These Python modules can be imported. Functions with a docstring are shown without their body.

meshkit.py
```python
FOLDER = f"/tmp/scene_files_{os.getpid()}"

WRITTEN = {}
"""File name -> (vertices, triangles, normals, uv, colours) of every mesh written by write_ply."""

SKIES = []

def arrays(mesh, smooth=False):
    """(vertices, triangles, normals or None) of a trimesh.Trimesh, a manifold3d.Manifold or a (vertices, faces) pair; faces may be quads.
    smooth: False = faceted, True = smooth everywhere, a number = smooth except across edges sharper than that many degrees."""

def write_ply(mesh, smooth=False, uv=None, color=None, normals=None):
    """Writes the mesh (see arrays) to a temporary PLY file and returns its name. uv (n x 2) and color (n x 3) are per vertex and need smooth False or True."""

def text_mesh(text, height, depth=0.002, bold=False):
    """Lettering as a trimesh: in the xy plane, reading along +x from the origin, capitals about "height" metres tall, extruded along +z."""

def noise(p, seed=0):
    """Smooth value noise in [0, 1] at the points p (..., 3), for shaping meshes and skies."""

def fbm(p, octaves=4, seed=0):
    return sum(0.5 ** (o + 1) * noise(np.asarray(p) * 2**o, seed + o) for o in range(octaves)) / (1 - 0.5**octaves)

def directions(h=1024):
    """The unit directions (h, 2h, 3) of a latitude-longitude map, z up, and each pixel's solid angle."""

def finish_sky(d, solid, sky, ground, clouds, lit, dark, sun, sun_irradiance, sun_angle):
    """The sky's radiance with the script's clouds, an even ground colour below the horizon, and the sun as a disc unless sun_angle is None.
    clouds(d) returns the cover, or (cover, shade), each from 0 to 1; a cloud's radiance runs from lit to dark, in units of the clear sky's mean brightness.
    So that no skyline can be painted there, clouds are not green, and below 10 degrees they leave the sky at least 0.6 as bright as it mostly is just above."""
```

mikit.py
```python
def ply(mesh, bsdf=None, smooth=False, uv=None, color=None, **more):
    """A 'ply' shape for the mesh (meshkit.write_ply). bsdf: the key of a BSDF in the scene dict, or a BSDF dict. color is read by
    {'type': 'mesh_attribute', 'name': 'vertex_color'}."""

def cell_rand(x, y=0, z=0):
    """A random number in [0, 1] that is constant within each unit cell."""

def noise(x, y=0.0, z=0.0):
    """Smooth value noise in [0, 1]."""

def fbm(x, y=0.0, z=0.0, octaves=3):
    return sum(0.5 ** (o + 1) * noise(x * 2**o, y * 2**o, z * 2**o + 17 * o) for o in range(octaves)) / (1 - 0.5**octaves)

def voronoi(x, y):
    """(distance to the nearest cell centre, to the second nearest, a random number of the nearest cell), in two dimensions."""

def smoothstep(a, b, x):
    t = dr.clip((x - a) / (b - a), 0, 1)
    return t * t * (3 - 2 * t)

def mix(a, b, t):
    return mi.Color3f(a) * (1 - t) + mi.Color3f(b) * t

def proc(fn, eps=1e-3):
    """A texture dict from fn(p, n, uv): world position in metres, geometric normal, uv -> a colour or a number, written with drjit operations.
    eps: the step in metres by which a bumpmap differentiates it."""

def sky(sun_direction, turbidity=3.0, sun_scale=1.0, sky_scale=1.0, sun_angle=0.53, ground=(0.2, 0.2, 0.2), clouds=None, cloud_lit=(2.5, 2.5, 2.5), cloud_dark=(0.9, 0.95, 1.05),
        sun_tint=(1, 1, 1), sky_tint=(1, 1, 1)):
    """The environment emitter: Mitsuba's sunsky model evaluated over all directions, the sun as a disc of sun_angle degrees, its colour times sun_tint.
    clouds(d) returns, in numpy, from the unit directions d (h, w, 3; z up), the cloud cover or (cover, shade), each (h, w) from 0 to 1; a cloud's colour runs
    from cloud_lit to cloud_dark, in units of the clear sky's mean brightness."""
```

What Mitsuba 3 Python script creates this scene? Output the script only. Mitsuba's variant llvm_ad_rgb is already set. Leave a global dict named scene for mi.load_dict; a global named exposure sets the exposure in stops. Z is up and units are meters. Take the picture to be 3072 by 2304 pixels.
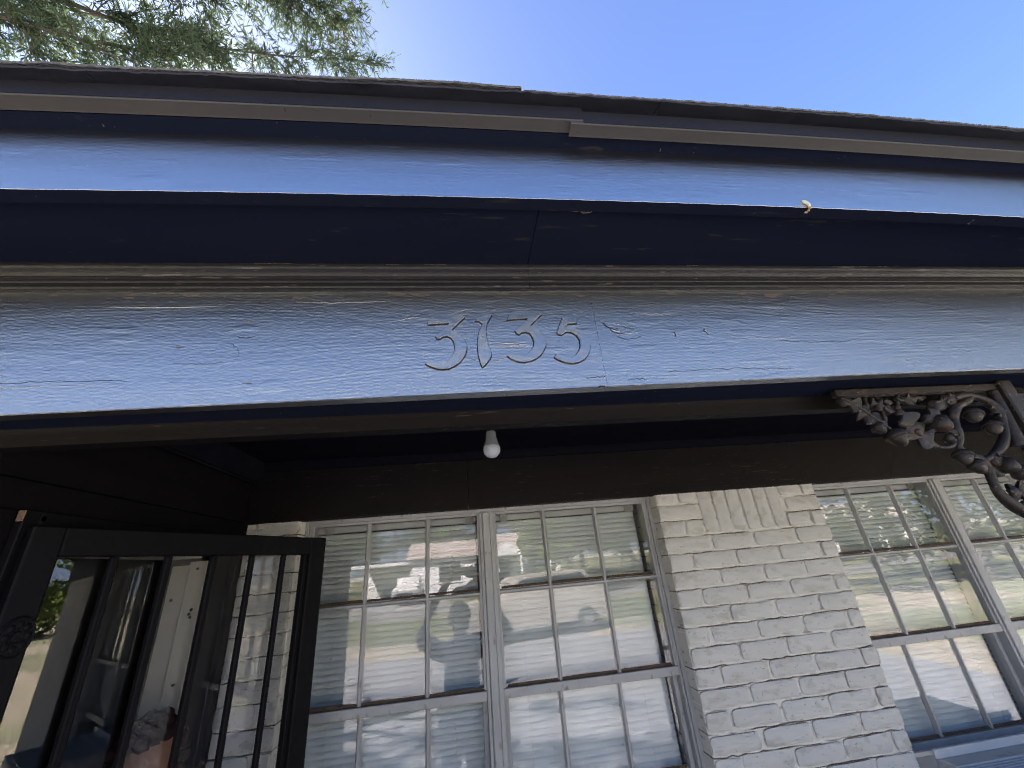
import math, random
import numpy as np, trimesh, manifold3d as m3
import drjit as dr, mitsuba as mi
import mikit, meshkit
from mikit import proc, noise, fbm, smoothstep, mix, cell_rand
from shapely.geometry import Polygon
T = mi.ScalarTransform4f
rng = np.random.default_rng(7)
random.seed(7)
scene, labels = {}, {}

# ------------------------------------------------------------------ camera, sky, exposure
# the camera is the origin: x along the house front, y into the house, z up; the lawn is at z = GZ
FWD, UP = (0.1290, 0.9053, 0.4049), (0.0336, -0.4122, 0.9105)
scene['camera'] = {'type': 'perspective', 'fov': 103.7, 'fov_axis': 'x', 'near_clip': 0.01, 'far_clip': 900.0,
                   'to_world': T().look_at(origin=[0, 0, 0], target=list(FWD), up=list(UP))}
SUN = (-0.3985, 0.4584, 0.7944)
scene['sky'] = mikit.sky(SUN, turbidity=2.5, sky_scale=0.86, sun_scale=4.7, sky_tint=(1.22, 1.12, 1.28), sun_tint=(.89, .96, 1.19), ground=(0.3, 0.29, 0.26))
exposure = 3.14
GZ, FLOOR = -2.08, -1.90

# ------------------------------------------------------------------ helpers
def key_for(name):
    if name not in used:
        used.add(name); return name
    k = 1
    while f'{name}_{k:03d}' in used: k += 1
    used.add(f'{name}_{k:03d}'); return f'{name}_{k:03d}'
used = set()
def thing(name, label, cat, group=None):
    k = key_for(name); labels[k] = {'label': label, 'category': cat}
    if group: labels[k]['group'] = group
    return k
def obj(name, mesh, mat, parent=None, smooth=False, label=None, kind=None, **kw):
    k = key_for(f'{parent}__{name}' if parent else name)
    scene[k] = mikit.ply(mesh, 'mat_'+mat, smooth, **kw)
    if label or kind:
        labels[k] = {}
        if label: labels[k]['label'] = label
        if kind: labels[k]['kind'] = kind
    return k
cat = trimesh.util.concatenate
def bx(x0, x1, y0, y1, z0, z1, b=0.0015):
    """box with chamfered edges"""
    b = min(b, (x1-x0)/3, (y1-y0)/3, (z1-z0)/3)
    p = []
    for x, sx in ((x0, 1), (x1, -1)):
        for y, sy in ((y0, 1), (y1, -1)):
            for z, sz in ((z0, 1), (z1, -1)):
                p += [(x, y+sy*b, z+sz*b), (x+sx*b, y, z+sz*b), (x+sx*b, y+sy*b, z)]
    return trimesh.convex.convex_hull(np.array(p))
def extr(profile, x0, x1, n=2, dz=None, caps=True, jit=0.0, seed=0):
    """closed profile [(y,z)...] swept along x with n stations; dz(x) bends it"""
    P = np.array(profile, float); m = len(P)
    xs = np.linspace(x0, x1, n); V = []
    for i, x in enumerate(xs):
        q = P.copy()
        if dz is not None: q[:, 1] += dz(x)
        if jit: q += (meshkit.noise(np.c_[np.full(m, x*9+seed), P*60]) - .5)[:, None]*jit
        V.append(np.c_[np.full(m, x), q])
    V = np.vstack(V); F = []
    for i in range(n-1):
        for j in range(m):
            a, b = i*m+j, i*m+(j+1) % m
            F += [(a, b, b+m), (a, b+m, a+m)]
    me = trimesh.Trimesh(V, F, process=False)
    parts = [me]
    if caps:
        poly = Polygon(P)
        v2, f2 = trimesh.creation.triangulate_polygon(poly, engine='earcut')
        for k, x in ((0, x0), (n-1, x1)):
            q = np.array(v2, float)
            if dz is not None: q = q + [0, dz(x)]
            parts.append(trimesh.Trimesh(np.c_[np.full(len(q), x), q], f2 if k else f2[:, ::-1], process=False))
    me = cat(parts); me.merge_vertices()
    trimesh.repair.fix_normals(me)
    return me
def tube(pts, rad, seg=8, closed=False):
    pts = np.array(pts, float); n = len(pts)
    rad = np.broadcast_to(np.array(rad, float), (n,))
    tan = np.gradient(pts, axis=0); tan /= np.linalg.norm(tan, axis=1, keepdims=True)+1e-12
    u = np.cross(tan[0], [0.31, 0.9, 0.22]); u /= np.linalg.norm(u)
    V = []
    for i in range(n):
        u = u - tan[i]*(u@tan[i]); u /= np.linalg.norm(u); w = np.cross(tan[i], u)
        a = np.arange(seg)*2*np.pi/seg
        V.append(pts[i]+rad[i]*(np.cos(a)[:, None]*u+np.sin(a)[:, None]*w))
    V = np.vstack(V+[pts[:1], pts[-1:]]); F = []
    for i in range(n-1):
        for j in range(seg):
            a, b = i*seg+j, i*seg+(j+1) % seg
            F += [(a, b, b+seg), (a, b+seg, a+seg)]
    c0, c1 = n*seg, n*seg+1
    for j in range(seg):
        F += [(c0, (j+1) % seg, j), (c1, (n-1)*seg+j, (n-1)*seg+(j+1) % seg)]
    return trimesh.Trimesh(V, F, process=False)
def spline(pts, n=24):
    from scipy.interpolate import CubicSpline
    p = np.array(pts, float); t = np.r_[0, np.cumsum(np.linalg.norm(np.diff(p, axis=0), axis=1))]
    return CubicSpline(t, p)(np.linspace(0, t[-1], n))
def ball(c, r, sub=2, scale=(1, 1, 1)):
    m = trimesh.creation.icosphere(sub, 1.0); m.apply_scale(np.array(scale)*r); m.apply_translation(c); return m
def lathe(prof, seg=24):
    return trimesh.creation.revolve(np.array(prof, float), sections=seg)
def orient(mesh, d, at):
    """turns +z of the mesh to d and moves it to at"""
    d = np.array(d, float)/np.linalg.norm(d)
    M = trimesh.geometry.align_vectors([0, 0, 1], d); mesh = mesh.copy(); mesh.apply_transform(M); mesh.apply_translation(at); return mesh
def quad(p0, p1, p2, p3):
    return trimesh.Trimesh([p0, p1, p2, p3], [(0, 1, 2), (0, 2, 3)], process=False)

# ------------------------------------------------------------------ materials
def rgb(*c): return {'type': 'rgb', 'value': list(c)}
def princ(col, rough=.5, spec=.5, **k):
    return {'type': 'principled', 'base_color': col if isinstance(col, dict) else rgb(*col), 'roughness': rough, 'specular': spec, **k}
def bumped(b, fn, eps=1e-3, scale=1.0): return {'type': 'bumpmap', 'height': proc(fn, eps), 'scale': scale, 'bsdf': b}
def two(b): return {'type': 'twosided', 'bsdf': b}
def plast(col, alpha=.2, ior=1.5, dist='ggx'):
    return {'type': 'roughplastic', 'diffuse_reflectance': col if isinstance(col, dict) else rgb(*col), 'alpha': alpha, 'int_ior': ior, 'distribution': dist}

def grain(p):
    w = noise(p.x*2.2, p.y*9, p.z*9)
    return noise(p.x*7+3*w, p.y*150, p.z*260 + 14*w)
def wood_h(p, n, uv):
    g = grain(p)
    peel = fbm(p.x*150, p.y*330, p.z*330, octaves=2)
    k = smoothstep(.34, .66, fbm(p.x*1.4+3, p.y*5, p.z*4, octaves=2))
    lump = smoothstep(.62, .80, fbm(p.x*16, p.y*40, p.z*52, octaves=2))
    return g*(0.00005+.00018*k) + peel*0.00040 + noise(p.x*9, p.y*30, p.z*45)*0.00028 + lump*.00028
def paint_c(a, b, flake):
    def f(p, n, uv):
        v = fbm(p.x*3, p.y*20, p.z*20, octaves=2)
        c = mix(a, b, v)
        fl = noise(p.x*16, p.y*140, p.z*190)*.6 + .4*noise(p.x*60, p.y*300, p.z*400)
        patch = fbm(p.x*2.1+5, p.y*6, p.z*5, octaves=2)
        c = mix(c, flake, smoothstep(.745, .83, fl*.74+patch*.40)*.5)
        sp = noise(p.x*210, p.y*210, p.z*210)
        return mix(c, (.3, .27, .24), smoothstep(.955, .985, sp)*.5)
    return f
gloss = plast(proc(paint_c((.046, .041, .043), (.062, .055, .055), (.20, .165, .13))), .18, 4.3, 'beckmann')
scene['mat_paint_gloss'] = two(bumped(gloss, wood_h, 6e-4))
scene['mat_paint_fascia'] = two(bumped(plast(proc(paint_c((.038, .034, .036), (.050, .045, .046), (.12, .10, .09))), .17, 7.0, 'beckmann'), wood_h, 6e-4, .55))
scene['mat_paint_trim'] = two(bumped(plast(proc(paint_c((.0105, .0100, .0130), (.0185, .0172, .0205), (.18, .16, .15))), .25, 1.45), wood_h, 6e-4))
scene['mat_paint_soffit'] = two(bumped({'type': 'diffuse', 'reflectance': proc(paint_c((.0095, .0125, .0265), (.0135, .0160, .0305), (.05, .045, .04)))}, wood_h, 6e-4, .7))
scene['mat_paint_ceiling'] = two({'type': 'diffuse', 'reflectance': proc(lambda p, n, uv: mix((.0055, .0060, .0105), (.0095, .0095, .0140), fbm(p.x*4, p.y*25, p.z*25)))})
scene['mat_paint_dark'] = two(bumped(plast(proc(paint_c((.0058, .0048, .0064), (.0105, .0080, .0080), (.08, .065, .055))), .34, 1.2), wood_h, 6e-4))
scene['mat_paint_side'] = two(bumped(plast(proc(lambda p, n, uv: mix((.0055, .0050, .0075), (.010, .0082, .0095), fbm(p.x*8, p.y*4, p.z*30))), .4, 1.15), lambda p, n, uv: noise(p.x*40, p.y*7, p.z*160)*.0003 + fbm(p.x*120, p.y*120, p.z*120, octaves=2)*.0002, 6e-4))
scene['mat_drip_metal'] = two(plast(proc(lambda p, n, uv: mix((.060, .055, .056), (.082, .074, .073), fbm(p.x*5, p.y*40, p.z*40))*(1-.5*smoothstep(.95, .98, noise(p.x*150, p.y*150, p.z*150)))), .35, 1.5))
scene['mat_drip_flange'] = two(plast(proc(lambda p, n, uv: mix((.016, .016, .024), (.028, .028, .038), fbm(p.x*5, p.y*40, p.z*40))), .4, 1.3))  # darker copy of the drip metal: shade under the shingles put into the colour
scene['mat_shingle_grit'] = two(bumped(princ(proc(lambda p, n, uv: mix((.05, .05, .055), (.17, .16, .15), noise(p.x*500, p.y*500, p.z*500))), .9, .2), lambda p, n, uv: noise(p.x*420, p.y*420, p.z*420)*.0012, 4e-4))
scene['mat_shingle_under'] = two(princ(proc(lambda p, n, uv: mix((.012, .0125, .019), (.040, .040, .052), fbm(p.x*14, p.y*80, p.z*80))), .7, .3))
TOP = -0.165
def brick_c(p, n, uv):
    c = mix((.67, .66, .63), (.76, .75, .72), fbm(p.x*5, p.y*5, p.z*8, octaves=2))
    c = mix(c, (.50, .47, .41), smoothstep(.56, .78, fbm(p.x*26, p.y*26, p.z*34))*.55)
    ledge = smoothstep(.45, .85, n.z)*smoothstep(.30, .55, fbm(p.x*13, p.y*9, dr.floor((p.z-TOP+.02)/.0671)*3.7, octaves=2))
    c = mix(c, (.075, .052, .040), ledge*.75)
    pit = noise(p.x*330, p.y*330, p.z*330)*.5 + noise(p.x*120, p.y*120, p.z*120)*.5
    c = mix(c, (.25, .21, .17), smoothstep(.74, .82, pit)*.75)
    return c
brick_h = lambda p, n, uv: fbm(p.x*60, p.y*60, p.z*70)*.0034 + noise(p.x*260, p.y*260, p.z*260)*.0005
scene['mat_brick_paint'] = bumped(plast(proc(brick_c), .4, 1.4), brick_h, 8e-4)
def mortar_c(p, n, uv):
    # dark brown lines low in the bed joints, broken up along their length
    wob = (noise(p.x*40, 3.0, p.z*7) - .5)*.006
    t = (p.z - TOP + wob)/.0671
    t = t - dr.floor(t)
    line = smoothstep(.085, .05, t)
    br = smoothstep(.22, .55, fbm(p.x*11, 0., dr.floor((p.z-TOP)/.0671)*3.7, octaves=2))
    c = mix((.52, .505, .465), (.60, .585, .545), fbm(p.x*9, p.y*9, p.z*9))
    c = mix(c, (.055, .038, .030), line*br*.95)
    return mix(c, (.16, .12, .09), smoothstep(.62, .78, fbm(p.x*35, p.y*35, p.z*60))*.6)
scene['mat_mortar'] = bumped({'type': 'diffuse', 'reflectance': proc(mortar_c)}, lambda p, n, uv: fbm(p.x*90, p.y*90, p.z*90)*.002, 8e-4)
def frame_c(p, n, uv):
    c = mix((.37, .37, .375), (.52, .52, .525), fbm(p.x*14, p.y*60, p.z*6))
    c = mix(c, (.22, .18, .15), smoothstep(.70, .84, fbm(p.x*60, p.y*90, p.z*22))*.75)
    return mix(c, (.05, .04, .035), smoothstep(.955, .975, noise(p.x*140, p.y*140, p.z*140)))
scene['mat_frame_paint'] = bumped(plast(proc(frame_c), .3, 1.5), lambda p, n, uv: fbm(p.x*90, p.y*160, p.z*60)*.0008, 6e-4)
scene['mat_putty'] = princ(proc(lambda p, n, uv: mix((.035, .022, .016), (.13, .09, .065), fbm(p.x*40, p.y*100, p.z*60))), .8, .3)
scene['mat_glass'] = {'type': 'thindielectric', 'int_ior': 1.46}
scene['mat_door_glass'] = {'type': 'thindielectric', 'int_ior': 1.5}
scene['mat_slat'] = ({'type': 'principledthin', 'base_color': proc(lambda p, n, uv: mix((.46, .495, .50), (.53, .565, .57), fbm(p.x*6, p.y*60, p.z*60))), 'roughness': .4, 'diff_trans': .05})
scene['mat_blind_metal'] = plast((.42, .43, .41), .25, 1.5)
scene['mat_crevice'] = princ(proc(lambda p, n, uv: mix((.010, .010, .013), (.075, .070, .075), smoothstep(.56, .74, fbm(p.x*70, p.y*70, p.z*70)))), .6, .3)
scene['mat_worn_wood'] = princ(proc(lambda p, n, uv: mix((.045, .038, .036), (.13, .105, .09), fbm(p.x*60, p.y*60, p.z*140))), .7, .3)
scene['mat_cord'] = princ((.45, .44, .40), .9, .2)
scene['mat_bracket_clear'] = plast((.30, .30, .27), .2, 1.5)
scene['mat_black_steel'] = two(bumped(plast(proc(lambda p, n, uv: mix((.0045, .0042, .006), (.008, .0072, .009), fbm(p.x*9, p.y*9, p.z*4))), .35, 1.2), lambda p, n, uv: fbm(p.x*140, p.y*140, p.z*140, octaves=2)*.0004, 6e-4))
def iron_c(p, n, uv):
    c = mix((.012, .0088, .0075), (.033, .023, .017), fbm(p.x*22, p.y*22, p.z*22))
    c = mix(c, (.085, .050, .032), smoothstep(.58, .78, fbm(p.x*38+9, p.y*38, p.z*38))*.75)
    return mix(c, (.26, .22, .19), smoothstep(.86, .93, noise(p.x*170, p.y*170, p.z*170))*.5)
scene['mat_cast_iron'] = two(bumped(plast(proc(iron_c), .26, 1.38), lambda p, n, uv: fbm(p.x*150, p.y*150, p.z*150)*.0012, 6e-4))
scene['mat_bulb_globe'] = plast((.50, .54, .62), .12, 1.5)
scene['mat_bulb_neck'] = plast((.30, .34, .35), .3, 1.45)
scene['mat_ac_paint'] = plast(proc(lambda p, n, uv: mix((.66, .66, .66), (.76, .755, .75), fbm(p.x*5, p.y*5, p.z*5))*(1-.35*smoothstep(.62, .8, fbm(p.x*24, p.y*24, p.z*24)))), .25, 1.4)
scene['mat_ac_white'] = plast((.74, .75, .78), .3, 1.5)
scene['mat_ac_dark'] = princ((.03, .03, .035), .6)
scene['mat_accordion'] = plast((.42, .43, .43), .4, 1.5)
scene['mat_cream_paint'] = plast(proc(lambda p, n, uv: mix((.56, .53, .46), (.66, .63, .56), fbm(p.x*12, p.y*12, p.z*5))), .3, 1.5)
scene['mat_rust'] = princ((.16, .10, .06), .8)
scene['mat_dark_hole'] = princ((.01, .01, .01), .9, .1)
scene['mat_screw_metal'] = {'type': 'roughconductor', 'material': 'Cr', 'alpha': .35}
scene['mat_room_wall'] = two(princ((.20, .19, .17), .9, .2))
scene['mat_porch_boards'] = bumped(plast(proc(lambda p, n, uv: mix((.20, .19, .18), (.30, .285, .27), fbm(p.x*3, p.y*3, 0))), .5, 1.4), lambda p, n, uv: fbm(p.x*40, p.y*40, 0)*.001)
scene['mat_roof_far'] = princ(proc(lambda p, n, uv: mix((.25, .215, .20), (.36, .32, .30), noise(p.x*3, p.y*8, p.z*16))), .9, .2)
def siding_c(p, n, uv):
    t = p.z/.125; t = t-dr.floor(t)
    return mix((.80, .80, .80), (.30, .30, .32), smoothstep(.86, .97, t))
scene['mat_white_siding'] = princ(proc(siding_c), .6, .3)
scene['mat_white_trim'] = princ((.75, .75, .74), .5, .4)
scene['mat_tan_siding'] = princ((.50, .42, .32), .8, .2)
scene['mat_far_glass'] = plast((.02, .025, .03), .05, 1.6)
scene['mat_door_dark'] = princ((.06, .055, .05), .6)
def lawn_c(p, n, uv):
    a = fbm(p.x*.35, p.y*.35, 0, octaves=3); b = fbm(p.x*9, p.y*9, 0, octaves=2)
    c = mix((.30, .27, .21), (.19, .20, .13), smoothstep(.42, .62, a))
    return c*(.62+.76*b)
scene['mat_lawn'] = bumped({'type': 'diffuse', 'reflectance': proc(lawn_c)}, lambda p, n, uv: fbm(p.x*30, p.y*30, 0)*.03, 4e-3)
def far_lawn_c(p, n, uv):
    c = mix((.105, .118, .058), (.17, .16, .09), smoothstep(.45, .68, fbm(p.x*.2, p.y*.2, 0, octaves=3)))
    return c*(.7+.6*fbm(p.x*5, p.y*5, 0, octaves=2))
scene['mat_grass'] = {'type': 'diffuse', 'reflectance': proc(far_lawn_c)}
scene['mat_asphalt'] = {'type': 'diffuse', 'reflectance': proc(lambda p, n, uv: mix((.13, .125, .12), (.20, .19, .18), fbm(p.x*2, p.y*8, 0)))}
scene['mat_concrete'] = {'type': 'diffuse', 'reflectance': proc(lambda p, n, uv: mix((.19, .195, .205), (.255, .26, .265), fbm(p.x*3, p.y*3, 0))*(.8+.4*noise(p.x*14, p.y*14, 0)))}
scene['mat_bark'] = princ(proc(lambda p, n, uv: mix((.06, .05, .04), (.16, .13, .11), fbm(p.x*18, p.y*18, p.z*5))), .9, .2)
def leaf_c(p, n, uv):
    c = mix((.042, .064, .042), (.085, .118, .064), noise(p.x*5, p.y*5, p.z*5))
    return mix(c, (.18, .18, .06), smoothstep(.78, .92, fbm(p.x*3.1+2, p.y*3.1, p.z*3.1, octaves=2)))
scene['mat_leaf'] = {'type': 'principledthin', 'base_color': proc(leaf_c), 'roughness': .45, 'diff_trans': .6}
scene['mat_hedge_leaf'] = {'type': 'principledthin', 'base_color': rgb(.12, .17, .05), 'roughness': .5, 'diff_trans': .6}
scene['mat_evergreen_leaf'] = {'type': 'principledthin', 'base_color': rgb(.045, .065, .030), 'roughness': .5, 'diff_trans': .3}
scene['mat_car_white'] = plast((.62, .62, .62), .08, 1.6)
scene['mat_car_black'] = plast((.02, .02, .024), .06, 1.6)
scene['mat_car_beige'] = plast((.46, .43, .38), .1, 1.6)
scene['mat_tyre'] = princ((.02, .02, .02), .8)
scene['mat_alloy'] = {'type': 'roughconductor', 'material': 'Al', 'alpha': .2}
scene['mat_skin_brown'] = princ((.19, .095, .06), .45, .4)
scene['mat_hair_dark'] = two(bumped(princ(proc(lambda p, n, uv: mix((.007, .003, .004), (.028, .009, .011), noise(p.x*90, p.y*90, p.z*90))), .8, .15), lambda p, n, uv: fbm(p.x*120, p.y*120, p.z*120)*.004, 1e-3))
scene['mat_shirt_blue'] = princ((.50, .62, .80), .9, .2)
scene['mat_shirt_dark'] = princ((.05, .06, .10), .9, .2)
scene['mat_trousers'] = princ((.05, .055, .07), .9, .2)
scene['mat_shoe'] = princ((.03, .03, .03), .6)
scene['mat_pale_husk'] = princ((.62, .60, .46), .6)
scene['mat_husk_brown'] = princ((.36, .22, .10), .6)
scene['mat_web'] = {'type': 'principledthin', 'base_color': rgb(.34, .28, .20), 'roughness': .7, 'diff_trans': .6}

# ------------------------------------------------------------------ setting
def sheet(x0, x1, y0, y1, z, n=2):
    return quad((x0, y0, z), (x1, y0, z), (x1, y1, z), (x0, y1, z))
obj('lawn', sheet(-300, 300, -300, 300, GZ), 'grass', kind='structure')
obj('dry_yard', sheet(-14, 16, -12, 4, GZ+.004), 'lawn', kind='structure')
obj('side_yard', sheet(16.001, 70, -12, 40, GZ+.004), 'lawn', kind='structure')
obj('street', sheet(-300, 300, -27, -20, GZ+.004), 'asphalt', kind='structure')
obj('driveway', sheet(-.2, 3.4, -20, -9.5, GZ+.008), 'concrete', kind='structure')
obj('driveway', sheet(-8.5, -1.0, -41, -27, GZ+.008), 'concrete', kind='structure')
obj('parking_pad', sheet(-3.2, 7.5, -9.5, -.35, GZ+.012), 'concrete', kind='structure')

# ------------------------------------------------------------------ the house
HX0, HX1 = -7.0, 4.8
D = 1.766                      # brick face
HOUSE = thing('house', 'low white brick house with dark painted porch eaves and two wide windows', 'house')
sag = lambda x: 0.010-.0190*(min(abs(x-.1), 1.3)/1.1)**2
roof_sag = lambda x: sag(x)-.0125*(min(abs(x-.1), 1.3)/1.1)**2

def scatter_brick(x0, x1, z0, z1, seed, deep_l=0, deep_r=0, vertical=False):
    r = np.random.default_rng(seed)
    w, h = x1-x0, z1-z0
    nx, nz = (5, 9) if vertical else (9, 5)
    tx, tz = np.linspace(0, 1, nx), np.linspace(0, 1, nz)
    # denser towards the edges
    e = lambda t: .5-.5*np.cos(np.pi*(.12+.76*t)) 
    ex = (e(tx)-e(0.))/(e(1.)-e(0.)); ez = (e(tz)-e(0.))/(e(1.)-e(0.))
    X, Z = np.meshgrid(x0+w*ex, z0+h*ez, indexing='ij')
    nzv = meshkit.fbm(np.c_[X.ravel()*23+seed*3.1, Z.ravel()*31, np.full(X.size, seed*.7)], 3).reshape(X.shape)-.5
    nx2 = meshkit.fbm(np.c_[X.ravel()*27, Z.ravel()*27+seed*5.3, np.full(X.size, 9.)], 3).reshape(X.shape)-.5
    edge = np.minimum(np.minimum(X-x0, x1-X), np.minimum(Z-z0, z1-Z))
    on = edge < 1e-6
    if vertical: nzv, nx2 = nzv*.2, nx2*.15
    X = X + np.where(on, nx2*.006, nx2*.003); Z = Z + np.where(on, nzv*.006, nzv*.003)
    # round the corners
    for i in (0, -1):
        for j in (0, -1):
            X[i, j] += (.0035 if i == 0 else -.0035); Z[i, j] += (.0035 if j == 0 else -.0035)
    Y = D + r.uniform(-.002, .002) + .0045*np.exp(-edge/.0025) + nzv*.0030 + (X-x0-w/2)*r.normal(0, .008) + (Z-z0-h/2)*r.normal(0, .02)
    V = np.c_[X.ravel(), Y.ravel(), Z.ravel()]
    idx = np.arange(nx*nz).reshape(nx, nz); F = []
    for i in range(nx-1):
        for j in range(nz-1):
            F += [(idx[i, j], idx[i+1, j], idx[i+1, j+1]), (idx[i, j], idx[i+1, j+1], idx[i, j+1])]
    ring = list(idx[:, 0])+list(idx[-1, 1:])+list(idx[-2::-1, -1])+list(idx[0, -2:0:-1])
    B = V[ring].copy(); B[:, 1] = D+.02
    if deep_l: B[B[:, 0] < x0+.012, 1] = D+deep_l
    if deep_r: B[B[:, 0] > x1-.012, 1] = D+deep_r
    n0 = len(V); V = np.vstack([V, B]); m = len(ring)
    for k in range(m):
        a, b = ring[k], ring[(k+1) % m]
        F += [(b, a, n0+k), (b, n0+k, n0+(k+1) % m)]
    return trimesh.Trimesh(V, F, process=False)

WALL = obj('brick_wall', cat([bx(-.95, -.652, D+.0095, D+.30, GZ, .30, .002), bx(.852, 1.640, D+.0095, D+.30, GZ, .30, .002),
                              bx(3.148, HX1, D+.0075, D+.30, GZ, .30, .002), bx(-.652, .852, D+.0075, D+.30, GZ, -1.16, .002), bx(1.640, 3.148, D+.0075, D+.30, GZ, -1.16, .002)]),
           'mortar', HOUSE, label='white painted mortar with dark lines in the joints')
J, C, MOD = .0105, .0671, .2032
def course_spans(x0, x1, k, phase=0.0):
    xs = [x0]; x = x0 + (MOD/2 if k % 2 == 0 else MOD) - phase
    while x < x1-.05: xs.append(x); x += MOD
    xs.append(x1); return list(zip(xs[:-1], xs[1:]))
def lay(x0, x1, ztop, zbot, phase=0, soldier=None, dl=.075, dr_=.075):
    k = 0
    kk = int(round((ztop-TOP)/C))
    while True:
        zt = TOP + C*(kk-k)
        if zt < zbot: break
        for a, b in course_spans(x0, x1, (kk-k), phase):
            segs = [(a, b)]
            if soldier and zt > .05+.01:
                segs = []
                if a < soldier[0]-.03: segs.append((a, min(b, soldier[0])))
                if b > soldier[1]+.03: segs.append((max(a, soldier[1]), b))
            for s, t in segs:
                jx = float(rng.normal(0, .003)); 
                lx = s if s <= x0+1e-6 else s+J/2+jx*.5; rx = t if t >= x1-1e-6 else t-J/2+jx*.5
                if rx-lx < .03: continue
                m = scatter_brick(lx + float(rng.normal(0, .002)), rx+float(rng.normal(0, .002)), zt-C+J, zt+float(rng.normal(0, .0012)), int(rng.integers(1, 9999)), dl if s <= x0+1e-6 else 0, dr_ if t >= x1-1e-6 else 0)
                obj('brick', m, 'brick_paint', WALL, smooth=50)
        k += 1
# courses whose top is at or below the head board; the topmost is cut by it
lay(.855, 1.638, .237, -1.25, soldier=(1.0455, 1.4515))
for i in range(6):
    a = 1.0455+i*.0677
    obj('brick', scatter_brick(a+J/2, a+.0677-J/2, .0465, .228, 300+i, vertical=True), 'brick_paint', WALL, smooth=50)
lay(-.849, -.655, .237, -1.25, phase=.07, dl=.02)
lay(3.15, 3.9, .237, -.70)

# head board above the windows, ceiling, coves
head = [(D-.013, .222), (D+.04, .222), (D+.04, .424), (D-.013, .424)]
obj('head_board', extr(head, -.846, .02, 24, jit=.0012), 'paint_dark', HOUSE, label='dark brown board above the windows, left length')
obj('head_board', extr(head, .0225, HX1, 80, jit=.0012, seed=4), 'paint_dark', HOUSE)
obj('cove_molding', extr([(D-.02, .425), (D+.03, .425), (D+.03, .452), (D-.055, .452), (D-.055, .447), (D-.045, .444), (D-.032, .436), (D-.026, .430), (D-.020, .428)], -.846, HX1, 30, jit=.001), 'paint_ceiling', HOUSE, smooth=30)
for a, b in ((-.846, .9), (.902, 2.7), (2.702, HX1)):
    obj('ceiling_panel', bx(a, b, .80, D+.03, .4525, .470, .001), 'paint_ceiling', HOUSE)
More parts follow.
